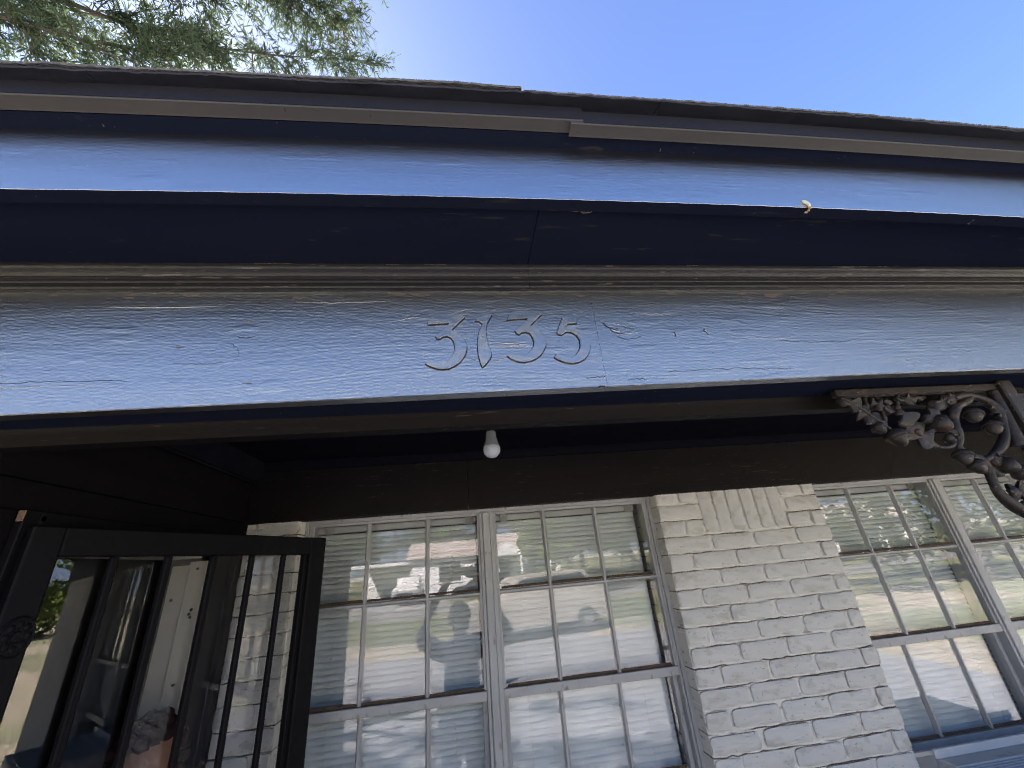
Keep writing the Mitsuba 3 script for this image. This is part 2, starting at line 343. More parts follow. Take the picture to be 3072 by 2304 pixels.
# beam over the porch front: frieze, underside, inner apron
def frieze(x0, x1, tilt=True):
    n = 40; xs = np.linspace(x0, x1, n); V = []; zb = lambda x: .2785+.0105*np.clip((x+.1)/.9, -1, 1.1)
    for x in xs:
        V += [(x, .66, zb(x)+.0015), (x, .6615, zb(x)), (x, .682, zb(x)), (x, .682, .53), (x, .66, .53)]
    F = []; m = 5
    for i in range(n-1):
        for j in range(m):
            a, b = i*m+j, i*m+(j+1) % m
            F += [(a, b, b+m), (a, b+m, a+m)]
    F += [(0, 2, 1), (0, 3, 2), (0, 4, 3)]; o = (n-1)*m; F += [(o, o+1, o+2), (o, o+2, o+3), (o, o+3, o+4)]
    me = trimesh.Trimesh(V, F, process=False)
    trimesh.repair.fix_normals(me); return me
JX = .273
obj('frieze_board', frieze(HX0, JX-.0002), 'paint_gloss', HOUSE, label='glossy dark painted frieze board carrying the house number')
obj('frieze_board', frieze(JX+.0002, HX1), 'paint_gloss', HOUSE, label='glossy dark frieze board right of the house number')
obj('beam_soffit', bx(HX0, HX1, .682, .776, .291, .31, .001), 'paint_soffit', HOUSE)
obj('beam_apron', extr([(.776, .296), (.7775, .296), (.7785, .300), (.784, .296), (.789, .283), (.790, .2625), (.815, .2605), (.817, .263), (.817, .46), (.776, .46)], HX0, HX1, 60, jit=.001), 'paint_dark', HOUSE, smooth=35)
# bed molding
bed = [(.662, .5015), (.6535, .5015), (.6502, .5028), (.6487, .5052), (.6487, .5078), (.6500, .5100), (.6500, .5122), (.6468, .5128), (.6455, .5145), (.6455, .5172), (.6428, .5182), (.6424, .5222), (.6440, .5250), (.6425, .5290), (.6385, .5325), (.6350, .5345), (.6330, .5365), (.6318, .5400), (.6318, .5452), (.662, .5452)]
obj('bed_molding', extr(bed, HX0, .1456, 90, jit=.0013), 'paint_trim', HOUSE, smooth=32)
obj('bed_molding', extr(bed, .1463, HX1, 90, jit=.0013, seed=3), 'paint_trim', HOUSE, smooth=32)
for x in (.129, .167):
    s_ = lathe([(0, .0016), (.0025, .0014), (.0038, 0)], 10); obj('nail', orient(s_, (0, -1, .2), (x, .6392, .5325)), 'paint_trim', HOUSE)
# soffit boards
SX = .144
obj('soffit_board', bx(HX0, SX-.0004, .478, .68, .5455, .56, .001), 'paint_soffit', HOUSE)
obj('soffit_board', bx(SX+.0004, HX1, .478, .68, .5462, .56, .001), 'paint_soffit', HOUSE)
# fascia + furring strip
obj('fascia_board', extr([(.465, .5278), (.4653, .5275), (.4875, .5275), (.4875, .70), (.465, .70)], HX0, HX1, 120, dz=sag), 'paint_fascia', HOUSE, label='glossy dark fascia board mirroring the blue sky')
obj('fascia_shade_strip', extr([(.4653, .5262), (.4872, .5262), (.4872, .5274), (.4653, .5274)], HX0, HX1, 120, dz=sag), 'paint_soffit', HOUSE)  # added dark strip: shade under the fascia put into its colour
obj('furring_strip', extr([(.440, .6545), (.465, .6530), (.465, .70), (.440, .690)], HX0, HX1, 100, dz=sag), 'paint_soffit', HOUSE)
def drip(x0, x1, lift, flare=None, back=0):
    pr = np.array([(.4195, .6905), (.4182, .6885), (.4186, .6585), (.4196, .6566), (.4358, .6530), (.4378, .6518), (.4392, .6532), (.4372, .6542), (.4212, .6582), (.4204, .6880), (.470, .7005), (.470, .7020)])
    pr = pr + [back, lift]
    def dz(x): return sag(x) + (flare(x) if flare else 0)
    return extr(pr, x0, x1, 100, dz=dz)
LAP = .222
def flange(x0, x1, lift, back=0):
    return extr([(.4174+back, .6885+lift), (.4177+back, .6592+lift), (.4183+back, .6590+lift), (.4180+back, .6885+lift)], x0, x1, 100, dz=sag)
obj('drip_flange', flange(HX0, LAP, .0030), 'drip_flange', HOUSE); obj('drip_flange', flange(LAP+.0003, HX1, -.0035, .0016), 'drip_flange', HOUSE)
obj('drip_edge', drip(HX0, LAP, .0030), 'drip_metal', HOUSE, smooth=25, label='brown metal drip edge, left length lapping over the right')
obj('drip_edge', drip(LAP-.022, HX1, -.0035, back=.0016), 'drip_metal', HOUSE, smooth=25, label='brown metal drip edge, lower right length')
# shingles at the eave
def shingle(x0, x1, z, y0, thick, seed, curl=0.0, depth=.16):
    n = max(12, int((x1-x0)/.006)); n = min(n, 220); xs = np.linspace(x0, x1, n)
    r = meshkit.fbm(np.c_[xs*16, np.full(n, seed*1.7), np.zeros(n)], 3)-.5
    r2 = meshkit.noise(np.c_[xs*140, np.full(n, seed*2.3), np.zeros(n)])-.5
    r3 = meshkit.noise(np.c_[xs*95, np.full(n, seed*4.1), np.ones(n)])-.5
    V = []
    for i, x in enumerate(xs):
        s = roof_sag(x); t = (x-x0)/(x1-x0)
        zz = z+s+r[i]*.005+curl*math.exp(-((t-.9)/.10)**2)
        yy = y0+r[i]*.006+r2[i]*.0026
        V += [(x, yy+.001, zz), (x, yy, zz+thick*.5+r3[i]*.001), (x, yy+.0015, zz+thick+r2[i]*.0045), (x, yy+depth, zz+thick+depth*.30), (x, yy+depth, zz+depth*.30)]
    F = []; m = 5; mat = []
    for i in range(n-1):
        for j in range(m):
            a, b = i*m+j, i*m+(j+1) % m
            F += [(a, b, b+m), (a, b+m, a+m)]
    o = (n-1)*m
    F += [(0, 2, 1), (0, 3, 2), (0, 4, 3), (o, o+1, o+2), (o, o+2, o+3), (o, o+3, o+4)]
    me = trimesh.Trimesh(V, F, process=False); trimesh.repair.fix_normals(me); return me
ROOF = obj('roof', cat([quad((HX0, .47, .704), (HX1, .47, .704), (HX1, 6.2, 2.45), (HX0, 6.2, 2.45)), quad((HX0, 6.2, 2.45), (HX1, 6.2, 2.45), (HX1, 11.5, .8), (HX0, 11.5, .8))]), 'shingle_grit', HOUSE)
xs0 = [-7., -6.1, -5.2, -4.3, -3.4, -2.5, -1.6, -.515, .36, 1.30, 2.2, 3.1, 4.0, 4.8]
for i, (a, b) in enumerate(zip(xs0[:-1], xs0[1:])):
    obj('shingle', shingle(a, b-.001, .6905 + (.001 if i % 2 else 0), .398, .0045, 11+i), 'shingle_under', ROOF)
xs1 = [-7., -5.6, -4.2, -2.9, -1.97, -1.05, .118]
for i, (a, b) in enumerate(zip(xs1[:-1], xs1[1:])):
    obj('shingle', shingle(a, b-.001, .6965, .3955, .0060, 51+i, curl=.006 if i == 5 else 0), 'shingle_grit', ROOF)
xs2 = [.122, 1.02, 1.95, 2.9, 3.85, 4.8]
for i, (a, b) in enumerate(zip(xs2[:-1], xs2[1:])):
    obj('shingle', shingle(a, b-.001, .6955, .3975, .0048, 71+i), 'shingle_grit', ROOF)

# left wing: the side wall with the front door opening, front wall
XL = -.847
TR = 'paint_side'
SW = obj('side_wall', cat([bx(XL-.10, XL, .82, .930, FLOOR, .172, .002), bx(XL-.10, XL, 1.735, D+.02, FLOOR, .172, .002), bx(XL-.10, XL, .82, D+.02, .172, .228, .002)]), TR, HOUSE)
obj('side_frieze', bx(XL-.1, XL+.006, .82, D-.013, .2285, .375, .002), 'paint_side', HOUSE, label='dark board along the top of the side wall')
obj('side_molding', extr([(0, .375), (.014, .3755), (.017, .381), (.012, .387), (.022, .398), (.040, .420), (.052, .4522), (-.05, .4522), (-.05, .375)], .82, D-.014, 8), 'paint_ceiling', HOUSE, smooth=30)
k = f'{HOUSE}__side_molding'
m_ = extr([(0, .375), (.014, .3755), (.017, .381), (.012, .387), (.022, .398), (.040, .420), (.052, .4522), (-.05, .4522), (-.05, .375)], .82, D-.014, 8)
v_ = m_.vertices.copy(); m_.vertices = np.c_[XL+v_[:, 1], v_[:, 0], v_[:, 2]]; m_.invert()
scene[k] = mikit.ply(m_, 'mat_paint_ceiling', 30)
obj('front_wall', bx(HX0, XL-.101, .80, .90, GZ, .46, .002), 'mortar', HOUSE)
obj('end_wall', cat([bx(HX1-.25, HX1, D+.301, 11, GZ, .72, .002), bx(HX0, HX0+.25, .901, 11, GZ, .72, .002), bx(HX0+.251, HX1-.251, 10.75, 11, GZ, .72, .002)]), 'mortar', HOUSE)
# rooms behind the openings
obj('room', cat([bx(-5.5, HX1-.26, 5.0, 5.1, FLOOR, .70), bx(-5.5, HX1-.26, .91, 5.0, FLOOR-.1, FLOOR), bx(-5.5, XL-.22, .91, 5.0, .45, .52), bx(XL-.22, HX1-.26, D+.31, 5.0, .472, .55), bx(-5.6, -5.5, .91, 5.0, FLOOR, .5), bx(HX1-.30, HX1-.26, D+.31, 5.0, FLOOR, .5)]), 'room_wall', HOUSE)
# door jamb: cream reveal on the latch side, with screw holes
JAMB = obj('door_jamb', cat([bx(-.985, -.925, 1.700, 1.742, FLOOR, .10, .002), bx(-1.045, -.986, 1.706, 1.742, FLOOR, .09, .002), bx(-1.05, XL-.1, .895, .929, FLOOR, .172, .002), bx(-1.05, XL-.102, .929, 1.70, .11, .172, .002)]), 'cream_paint', HOUSE, label='cream front door jamb with screw and latch holes')
for x, z in ((-.955, .075), (-.948, -.055), (-.953, -.068), (-.948, -.078), (-.955, -.27), (-1.02, -.02), (-.957, -.36)):
    h = trimesh.creation.cylinder(.0045, .004, sections=12); h.apply_transform(trimesh.transformations.rotation_matrix(np.pi/2, [1, 0, 0])); h.apply_translation((x, 1.6985, z))
    obj('hole', h, 'dark_hole', JAMB)
# black steel door frame on the side wall
FR = obj('door_frame', cat([bx(XL, XL+.016, .895, .929, FLOOR, .172, .002), bx(XL, XL+.016, .929, 1.735, .142, .172, .002), bx(XL, XL+.016, 1.700, 1.735, FLOOR, .142, .002), bx(XL-.078, XL, 1.699, 1.734, FLOOR, .17, .002)]), 'black_steel', HOUSE, label='black steel frame screwed round the front door')
for y, z in ((.934, .158), (.913, .126), (.913, -.35), (1.3, .157)):
    s = lathe([(0, .0022), (.003, .002), (.0045, .0008), (.005, 0)], 10); obj('screw', orient(s, (1, 0, 0), (XL+.0162, y, z)), 'screw_metal', FR)
obj('rust_chip', bx(XL+.004, XL+.0165, .8937, .8952, .150, .170, .0004), 'rust', FR, label='chipped rusty corner')

# security door, open towards the porch; local u along the door, w out of it, z
DOOR_A, DOOR_U, DOOR_N = np.array([-.829, .909, 0.]), np.array([.371, .9286, 0.]), np.array([.9286, -.371, 0.])
def dloc(m):
    v = m.vertices.copy(); m = m.copy(); m.vertices = DOOR_A + v[:, :1]*DOOR_U + v[:, 1:2]*DOOR_N + v[:, 2:]*[0, 0, 1]; m.invert(); return m
DB = -1.86
DOOR = obj('security_door', dloc(cat([bx(0, .051, -.016, .016, DB, .142, .003), bx(.746, .820, -.016, .016, DB, .142, .003), bx(.0515, .7455, -.0155, .0155, .086, .1415, .003), bx(.0515, .7455, -.0155, .0155, DB, DB+.2, .003),
                                     bx(.730, .7458, -.014, .006, DB+.2, .0858, .002), bx(.0515, .0585, -.014, .004, DB+.2, .0858, .002)])), 'black_steel', HOUSE, label='black steel security door with vertical bars and glass, standing open')
for u in (.156, .272, .392, .515, .636):
    obj('bar', dloc(cat([bx(u-.0075, u+.0075, -.004, .011, DB+.2, .0858, .003), bx(u-.0035, u+.0035, .011, .0125, DB+.2, .0858, .0006)])), 'black_steel', DOOR)
def wavy(u0, u1, z0, z1, seed, amp=.0004, nu=12, nz=16):
    U, Z = np.meshgrid(np.linspace(u0, u1, nu), np.linspace(z0, z1, nz), indexing='ij')
    Y = (meshkit.fbm(np.c_[U.ravel()*9, Z.ravel()*9, np.full(U.size, seed*3.3)], 2)-.5)*amp*2
    i = np.arange(nu*nz).reshape(nu, nz)
    F = np.vstack([np.c_[i[:-1, :-1].ravel(), i[1:, :-1].ravel(), i[1:, 1:].ravel()], np.c_[i[:-1, :-1].ravel(), i[1:, 1:].ravel(), i[:-1, 1:].ravel()]])
    return trimesh.Trimesh(np.c_[U.ravel(), Y, Z.ravel()], F, process=False)
g = wavy(.052, .744, DB+.2, .086, 91, .0001, 16, 40); g.vertices += [0, -.010, 0]
obj('pane', dloc(g), 'door_glass', DOOR, smooth=True)
ro = [lathe([(0, .006), (.006, .0065), (.008, .003), (.014, .004), (.022, .003), (.024, .0045), (.026, .002), (.026, 0)], 28)]
for k in range(8):
    a = k*math.pi/4; ro.append(ball((.015*math.cos(a), .015*math.sin(a), .003), .0055, 2, (1, 1, .6)))
m_ = cat(ro); m_.vertices = np.c_[m_.vertices[:, 0]+.029, m_.vertices[:, 2]+.016, m_.vertices[:, 1]*1.3-.047]
obj('rosette', dloc(m_), 'black_steel', DOOR, smooth=30, label='cast rosette on the door stile')

# ------------------------------------------------------------------ windows
YF, YG1, YG2, YB = 1.844, 1.858, 1.890, 1.945
ZH, ZR, ZL = .224, -.443, -1.11
def muntin_v(x, z0, z1, y, w=.0105):
    P = Polygon([(x-w, y+.012), (x-w, y+.008), (x-.0035, y-.006), (x+.0035, y-.006), (x+w, y+.008), (x+w, y+.012)])
    m = trimesh.creation.extrude_polygon(P, z1-z0, engine='earcut'); m.apply_translation((0, 0, z0)); return m
def muntin_h(x0, x1, z, y, w=.0105):
    return extr([(y+.012, z-w), (y+.008, z-w), (y-.005, z-.0035), (y-.005, z+.0035), (y+.008, z+w), (y+.012, z+w)], x0, x1)
def window(x0, label, n_rows_low, low_bottom, seed):
    W = obj('window', cat([bx(x0, x0+.020, YF-.004, YF+.09, ZL, .30), bx(x0+.0205, x0+.030, YF+.003, YF+.09, ZL, .30), bx(x0+1.494, x0+1.514, YF-.004, YF+.09, ZL, .30), bx(x0+1.484, x0+1.4935, YF+.003, YF+.09, ZL, .30),
                           bx(x0+.030, x0+1.484, YF+.001, YF+.09, .212, .30), bx(x0-.02, x0+1.53, YF-.06, YF+.09, ZL-.05, ZL)]), 'frame_paint', HOUSE, label=label)
    xm = x0+.754
    obj('mullion', cat([bx(xm-.031, xm-.018, YF-.003, YF+.09, ZL, .212), bx(xm-.0175, xm+.0125, YF-.010, YF+.09, ZL, .212, .003), bx(xm+.013, xm+.031, YF-.003, YF+.09, ZL, .212)]), 'frame_paint', W)
    for s, (a, b, cols) in enumerate(((x0+.030, xm-.031, (x0+.257, x0+.501)), (xm+.031, x0+1.484, (x0+1.008, x0+1.247)))):
        # upper sash
        obj('meeting_rail', bx(a, b, YG1-.014, YG1+.010, ZR-.017, ZR+.014, .002), 'frame_paint', W)
        obj('sash_stile', bx(a, a+.010, YG1-.008, YG1+.010, ZR+.0145, .2115, .001), 'frame_paint', W)
        obj('sash_stile', bx(b-.010, b, YG1-.008, YG1+.010, ZR+.0145, .2115, .001), 'frame_paint', W)
        obj('sash_rail', bx(a+.0105, b-.0105, YG1-.008, YG1+.010, .201, .2115, .001), 'frame_paint', W)
        zb = -.104
        for x in cols: obj('muntin', muntin_v(x, ZR+.0145, .2005, YG1), 'frame_paint', W)
        obj('muntin', muntin_h(a+.0105, b-.0105, zb, YG1-.0008), 'frame_paint', W)
        xs = [a+.010]+list(cols)+[b-.010]
        for (l, r_), (zlo, zhi) in [(c_, z_) for c_ in zip(xs[:-1], xs[1:]) for z_ in ((ZR+.013, zb), (zb, .202))]:
            seed += 1; r0 = np.random.default_rng(seed)
            g = wavy(l, r_, zlo, zhi, seed, .000025); c0 = g.vertices.mean(0)
            g.vertices[:, 1] += YG1+.004 + (g.vertices[:, 2]-c0[2])*r0.normal(0, .0022) + (g.vertices[:, 0]-c0[0])*r0.normal(0, .003)
            obj('pane', g, 'glass', W, smooth=True)
            zp = zlo + (.002 if zlo < zb-.01 else .0105)
            obj('putty', extr([(YG1-.003, zp), (YG1+.0035, zp), (YG1+.0035, zp+.0085+.002*r0.random())], l+.009, r_-.009, 14, jit=.003, seed=seed), 'putty', W)
        # lower sash, behind
        lb = low_bottom
        obj('sash_stile', bx(a, a+.018, YG2-.014, YG2+.012, lb, ZR-.0175, .002), 'frame_paint', W)
        obj('sash_stile', bx(b-.018, b, YG2-.014, YG2+.012, lb, ZR-.0175, .002), 'frame_paint', W)
        obj('sash_rail', bx(a+.0185, b-.0185, YG2-.014, YG2+.012, ZR-.010, ZR+.02, .002), 'frame_paint', W)
        obj('sash_rail', bx(a+.0185, b-.0185, YG2-.016, YG2+.012, lb, lb+.036, .002), 'frame_paint', W)
        zz = np.linspace(lb+.036, ZR-.010, n_rows_low+1)
        for x in cols: obj('muntin', muntin_v(x, lb+.0365, ZR-.0105, YG2), 'frame_paint', W)
        for z in zz[1:-1]: obj('muntin', muntin_h(a+.0185, b-.0185, z, YG2-.0008), 'frame_paint', W)
        xs = [a+.018]+list(cols)+[b-.018]
        for (l, r_), (zlo, zhi) in [(c_, z_) for c_ in zip(xs[:-1], xs[1:]) for z_ in zip(zz[:-1], zz[1:])]:
            seed += 1; r0 = np.random.default_rng(seed)
            g = wavy(l, r_, zlo, zhi, seed, .000025); c0 = g.vertices.mean(0)
            g.vertices[:, 1] += YG2+.004 + (g.vertices[:, 2]-c0[2])*r0.normal(0, .003) + (g.vertices[:, 0]-c0[0])*r0.normal(0, .004)
            obj('pane', g, 'glass', W, smooth=True)
            zp = zlo + (.001 if zlo < lb+.04 else .0105)
            obj('putty', extr([(YG2-.003, zp), (YG2+.0035, zp), (YG2+.0035, zp+.008)], l+.009, r_-.009, 10, jit=.003, seed=seed), 'putty', W)
    return W
W1X, W2X = -.659, 1.637
window(W1X, 'wide white metal window between the open door and the brick pier', 2, ZL, 100)
window(W2X, 'white metal window right of the brick pier, above the air conditioner', 1, -.826, 200)

# blinds
def blind(x0, x1, label, zbot, seed, tilt=1.02, gap=0.0):
    B = thing('window_blind', label, 'window blind', None)
    r0 = np.random.default_rng(seed)
    obj('headrail', bx(x0, x1, YB-.013, YB+.013, .180, .207, .003), 'blind_metal', B)
    for x in (x0+.06, x1-.03):
        obj('bracket', cat([bx(x-.017, x+.017, YB-.020, YB-.0135, .176, .214, .001), bx(x-.006, x+.006, YB-.026, YB-.0205, .180, .196, .001)]), 'bracket_clear', B)
    z = .166; L = x1-x0
    a = np.linspace(-1, 1, 7)
    while z > zbot:
        t = tilt + r0.normal(0, .025) + gap
        cy, cz = .0125*a, .0022*(1-a*a)
        y = cy*math.cos(t)-cz*math.sin(t); zc = cy*math.sin(t)+cz*math.cos(t)
        n = 7; V = []
        for i in range(n):
            s = i/(n-1); b = r0.normal(0, .00035); d = .0014*math.sin(math.pi*s)
            V.append(np.c_[np.full(7, x0+.004+(L-.008)*s), YB+y, z+zc+b-d])
        V = np.vstack(V); F = []
        for i in range(n-1):
            for j in range(6):
                p = i*7+j; F += [(p, p+7, p+8), (p, p+8, p+1)]
        obj('slat', trimesh.Trimesh(V, F, process=False), 'slat', B, smooth=True)
        z -= .0212 + r0.normal(0, .0003)
    for x in (x0+.11, x1-.11):
        obj('ladder_cord', cat([tube([(x, YB-.0145, .18), (x, YB-.0145, zbot)], .0007, 5), tube([(x+.004, YB+.0145, .18), (x+.004, YB+.0145, zbot)], .0007, 5)]), 'cord', B)
    obj('bottom_rail', bx(x0+.002, x1-.002, YB-.012, YB+.012, zbot-.018, zbot-.004, .003), 'blind_metal', B)
    return B
blind(-.640, .052, 'white slatted blind in the left half of the left window', -1.08, 31)
blind(.118, .806, 'white slatted blind in the right half of the left window', -1.08, 32, tilt=1.12)
blind(1.660, 2.372, 'white slatted blind behind the window above the air conditioner', -.80, 33)
blind(2.430, 3.10, 'white slatted blind right of the second window post', -.80, 34, tilt=1.1)

# ------------------------------------------------------------------ house number
NUM = {'a': [(-550,4226),(-559,4282),(-474,4439),(-195,4445),(47,4463),(136,4378),(-125,4098),(-33,4042),(49,3970),(114,3880),(152,3762),(148,3666),(119,3562),(75,3488),(15,3410),(-85,3335),(-184,3287),(-297,3277),(-393,3290),(-498,3334),(-594,3392),(-570,3432),(-497,3407),(-392,3398),(-295,3404),(-197,3444),(-130,3522),(-78,3615),(-60,3691),(-66,3768),(-89,3856),(-129,3925),(-195,3964),(-271,3958),(-330,3918),(-380,3906),(-417,3961),(-303,4077),(-183,4185),(-156,4250),(-390,4234)],
 'b': [(341,4293),(528,4451),(660,4433),(609,4325),(555,4222),(526,4101),(526,3920),(550,3772),(585,3645),(604,3549),(565,3455),(475,3345),(427,3300),(401,3357),(374,3489),(360,3632),(359,3777),(375,3924),(422,4103),(481,4224),(456,4240),(406,4287)],
 'c': [(961,4309),(1006,4423),(1086,4518),(1373,4493),(1620,4500),(1647,4420),(1394,4167),(1512,4103),(1591,4009),(1642,3906),(1664,3795),(1645,3706),(1598,3609),(1536,3523),(1440,3448),(1332,3399),(1192,3375),(1075,3397),(969,3452),(902,3512),(952,3549),(1042,3508),(1161,3490),(1259,3530),(1353,3605),(1416,3702),(1439,3800),(1419,3901),(1368,4003),(1291,4030),(1210,4016),(1162,3977),(1120,3998),(1095,4054),(1235,4190),(1352,4282),(1357,4334),(1159,4327)],
 'd': [(2059,4334),(2236,4347),(2348,4287),(2327,4213),(2252,4204),(2141,4195),(2103,4123),(2237,4099),(2375,4045),(2468,3939),(2525,3836),(2533,3724),(2508,3625),(2452,3507),(2363,3402),(2248,3348),(2104,3323),(1968,3356),(1861,3407),(1794,3457),(1843,3534),(1901,3503),(1980,3442),(2101,3424),(2207,3485),(2285,3581),(2327,3679),(2340,3820),(2294,3933),(2186,4007),(2078,4009),(1997,3949),(1935,3961),(1905,4002),(1978,4146)]}
def num_h(p, n, uv):
    d = dr.sin(p.x*2*math.pi/.0028)*dr.sin(p.z*2*math.pi/.0028)
    return d*.00016*smoothstep(.3, .6, noise(p.x*45, 1., p.z*45)) + fbm(p.x*120, p.y*120, p.z*150)*.0004
scene['mat_paint_number'] = two(bumped(gloss, num_h, 5e-4))
HN = thing('house_number', 'raised metal house number 3135 painted over dark on the frieze board', 'house number')
for k, wd in zip('abcd', ('first', 'second', 'third', 'last')):
    P = Polygon(np.array(NUM[k])/1e4).buffer(0)
    P = P.buffer(.0012).buffer(-.0012)
    lo = trimesh.creation.extrude_polygon(P, .0044, engine='earcut')
    top = P.buffer(-.0012)
    hi = trimesh.creation.extrude_polygon(top, .0011, engine='earcut'); hi.apply_translation((0, 0, .0043))
    m = cat([lo, hi]); v = m.vertices.copy(); m.vertices = np.c_[v[:, 0], .6602-v[:, 2], v[:, 1]]; m.invert(); m.invert()
    trimesh.repair.fix_normals(m)
    nk = obj('numeral', m, 'paint_number', HN)
    for gp in getattr(P.buffer(.0016).difference(P.buffer(-.0002)), 'geoms', [P.buffer(.0016).difference(P.buffer(-.0002))]):
        q = trimesh.creation.extrude_polygon(gp, .0012, engine='earcut'); v = q.vertices.copy(); q.vertices = np.c_[v[:, 0], .6602-v[:, 2], v[:, 1]]; trimesh.repair.fix_normals(q)
        obj('edge_shade', q, 'crevice', nk)  # added dark outline: shade at the numeral edges put into its colour
# ridges of thick old paint round the numerals
def ridge(pts, r, n=20):
    p = spline(pts, n); p += (meshkit.noise(np.c_[p*300, p[:, :1]*0])[:, None]-.5)*.002
    return tube(np.c_[p[:, 0], np.full(n, .6602), p[:, 1]] if p.shape[1] == 2 else p, np.array(r)*np.sin(np.linspace(.2, 2.9, n)), 6)
run = [ridge([(.0585, .383), (.080, .381), (.112, .378), (.135, .377)], .0022), ridge([(.062, .376), (.085, .373), (.13, .373)], .0016), ridge([(.012, .352), (.028, .346), (.040, .347)], .0016), ridge([(.058, .348), (.074, .345), (.090, .350)], .0018),
       ridge([(-.012, .4465), (.006, .4545), (.033, .4575)], .0009), ridge([(.245, .3405), (.262, .342), (.275, .342)], .0009), ridge([(.302, .410), (.312, .402), (.322, .404)], .0022), ridge([(.296, .420), (.325, .417), (.345, .409)], .0010), ridge([(.318, .396), (.340, .397), (.358, .400)], .0013),
       ridge([(-.115, .432), (-.095, .438), (-.075, .441)], .0016), ridge([(.43, .40), (.438, .391), (.437, .386)], .0008), ridge([(.50, .405), (.507, .396), (.508, .390)], .0010), ridge([(.36, .445), (.40, .442), (.44, .443)], .0009), ridge([(.55, .385), (.62, .379), (.70, .381)], .0009), ridge([(-.62, .47), (-.5, .468), (-.42, .470)], .0014), ridge([(-.3, .478), (-.2, .476), (-.12, .479)], .0011), ridge([(-.85, .31), (-.7, .318), (-.55, .314)], .0009)]
crk = []
def crack(pts, r=.0006, n=16):
    p = spline(np.array(pts, float), n); p += (meshkit.noise(np.c_[p*260, np.full(n, 3.)])[:, None]-.5)*.004
    crk.append(tube(np.c_[p[:, 0], np.full(n, .6599), p[:, 1]], r*(.6+.8*meshkit.noise(np.c_[p*500, np.full(n, 1.)])), 5))
crack([(.2885, .4215), (.297, .413), (.306, .4085), (.316, .4090)], .0011); crack([(.300, .4055), (.306, .399), (.316, .3975), (.330, .399)], .0009); crack([(.322, .4185), (.338, .4105), (.352, .408)], .0006)
crack([(.310, .3905), (.335, .384), (.36, .389)], .0005); crack([(.4295, .3985), (.436, .391), (.4345, .3845)], .0009); crack([(.500, .4035), (.5045, .394), (.5085, .3925)], .0010); crack([(.56, .402), (.585, .398), (.60, .400)], .0005)
crack([(.235, .3025), (.255, .3035), (.272, .3045)], .0007); crack([(.268, .2855), (.262, .2845), (.255, .2832)], .0016); crack([(.315, .296), (.335, .297), (.352, .2955)], .0006)
crack([(-.95, .332), (-.75, .324), (-.62, .327), (-.54, .322)], .0005, 30); crack([(-.385, .405), (-.372, .402), (-.358, .4035)], .0007); crack([(-.40, .392), (-.383, .381), (-.377, .369)], .0004); crack([(-.48, .355), (-.43, .352), (-.40, .3545)], .0004)
crack([(.66, .374), (.74, .368), (.84, .371)], .0005, 24); crack([(.40, .31), (.55, .312), (.66, .308)], .0005, 24)
obj('paint_crack', cat(crk), 'crevice', f'{HOUSE}__frieze_board', smooth=True, kind='stuff', label='dark cracks in the frieze paint')
chips = []
r0 = np.random.default_rng(77)
for i in range(34):
    x = r0.uniform(-1.0, 1.25); z = r0.choice([r0.uniform(.487, .497), r0.uniform(.44, .49), r0.uniform(.30, .44)], p=[.5, .3, .2])
    L = r0.uniform(.006, .030)*(1.6 if z > .485 else .6); h = L*r0.uniform(.05, .12)
    a = np.linspace(0, 2*np.pi, 12, endpoint=False); q = np.c_[x+np.cos(a)*L*r0.uniform(.7, 1.2, 12)*.5, z+np.sin(a)*h*r0.uniform(.2, 1.7, 12)]
    g = trimesh.creation.extrude_polygon(Polygon(q).buffer(0), .0006, engine='earcut'); v = g.vertices.copy(); g.vertices = np.c_[v[:, 0], .6602-v[:, 2], v[:, 1]]; trimesh.repair.fix_normals(g); chips.append(g)
obj('paint_chip', cat(chips), 'worn_wood', f'{HOUSE}__frieze_board', kind='stuff', label='worn spots of older paint and wood')
obj('paint_drip', cat(run), 'paint_gloss', f'{HOUSE}__frieze_board', smooth=True, kind='stuff', label='ridges of thick old paint around the number')

# ------------------------------------------------------------------ light bulb
BULB = thing('light_bulb', 'bare white light bulb hanging under the dark porch ceiling', 'light bulb')
BX, BY, BZ = .1035, 1.372, .366
prof = [(0, -.030)]+[(.030*math.sin(t), -.030*math.cos(t)) for t in np.linspace(.12, 1.95, 16)]
obj('globe', orient(lathe(prof, 32), (0, 0, 1), (BX, BY, BZ)), 'bulb_globe', BULB, smooth=40)
obj('neck', orient(lathe([(0, .0105), (.0276, .0110), (.0272, .0125), (.0245, .020), (.0205, .034), (.0178, .048), (.0168, .060), (.0155, .064), (0, .064)], 32), (0, 0, 1), (BX, BY, BZ)), 'bulb_neck', BULB, smooth=30)
HOLD = thing('lamp_holder', 'black ceiling lamp holder above the bare bulb', 'lamp holder')
obj('socket', orient(lathe([(0, .0645), (.017, .0645), (.022, .066), (.024, .078), (.026, .080), (0, .080)], 28), (0, 0, 1), (BX, BY, BZ)), 'black_steel', HOLD, smooth=30)
obj('base_plate', orient(lathe([(0, .0802), (.052, .0802), (.060, .084), (.060, .0864), (0, .0864)], 32), (0, 0, 1), (BX, BY, BZ)), 'black_steel', HOLD, smooth=30)

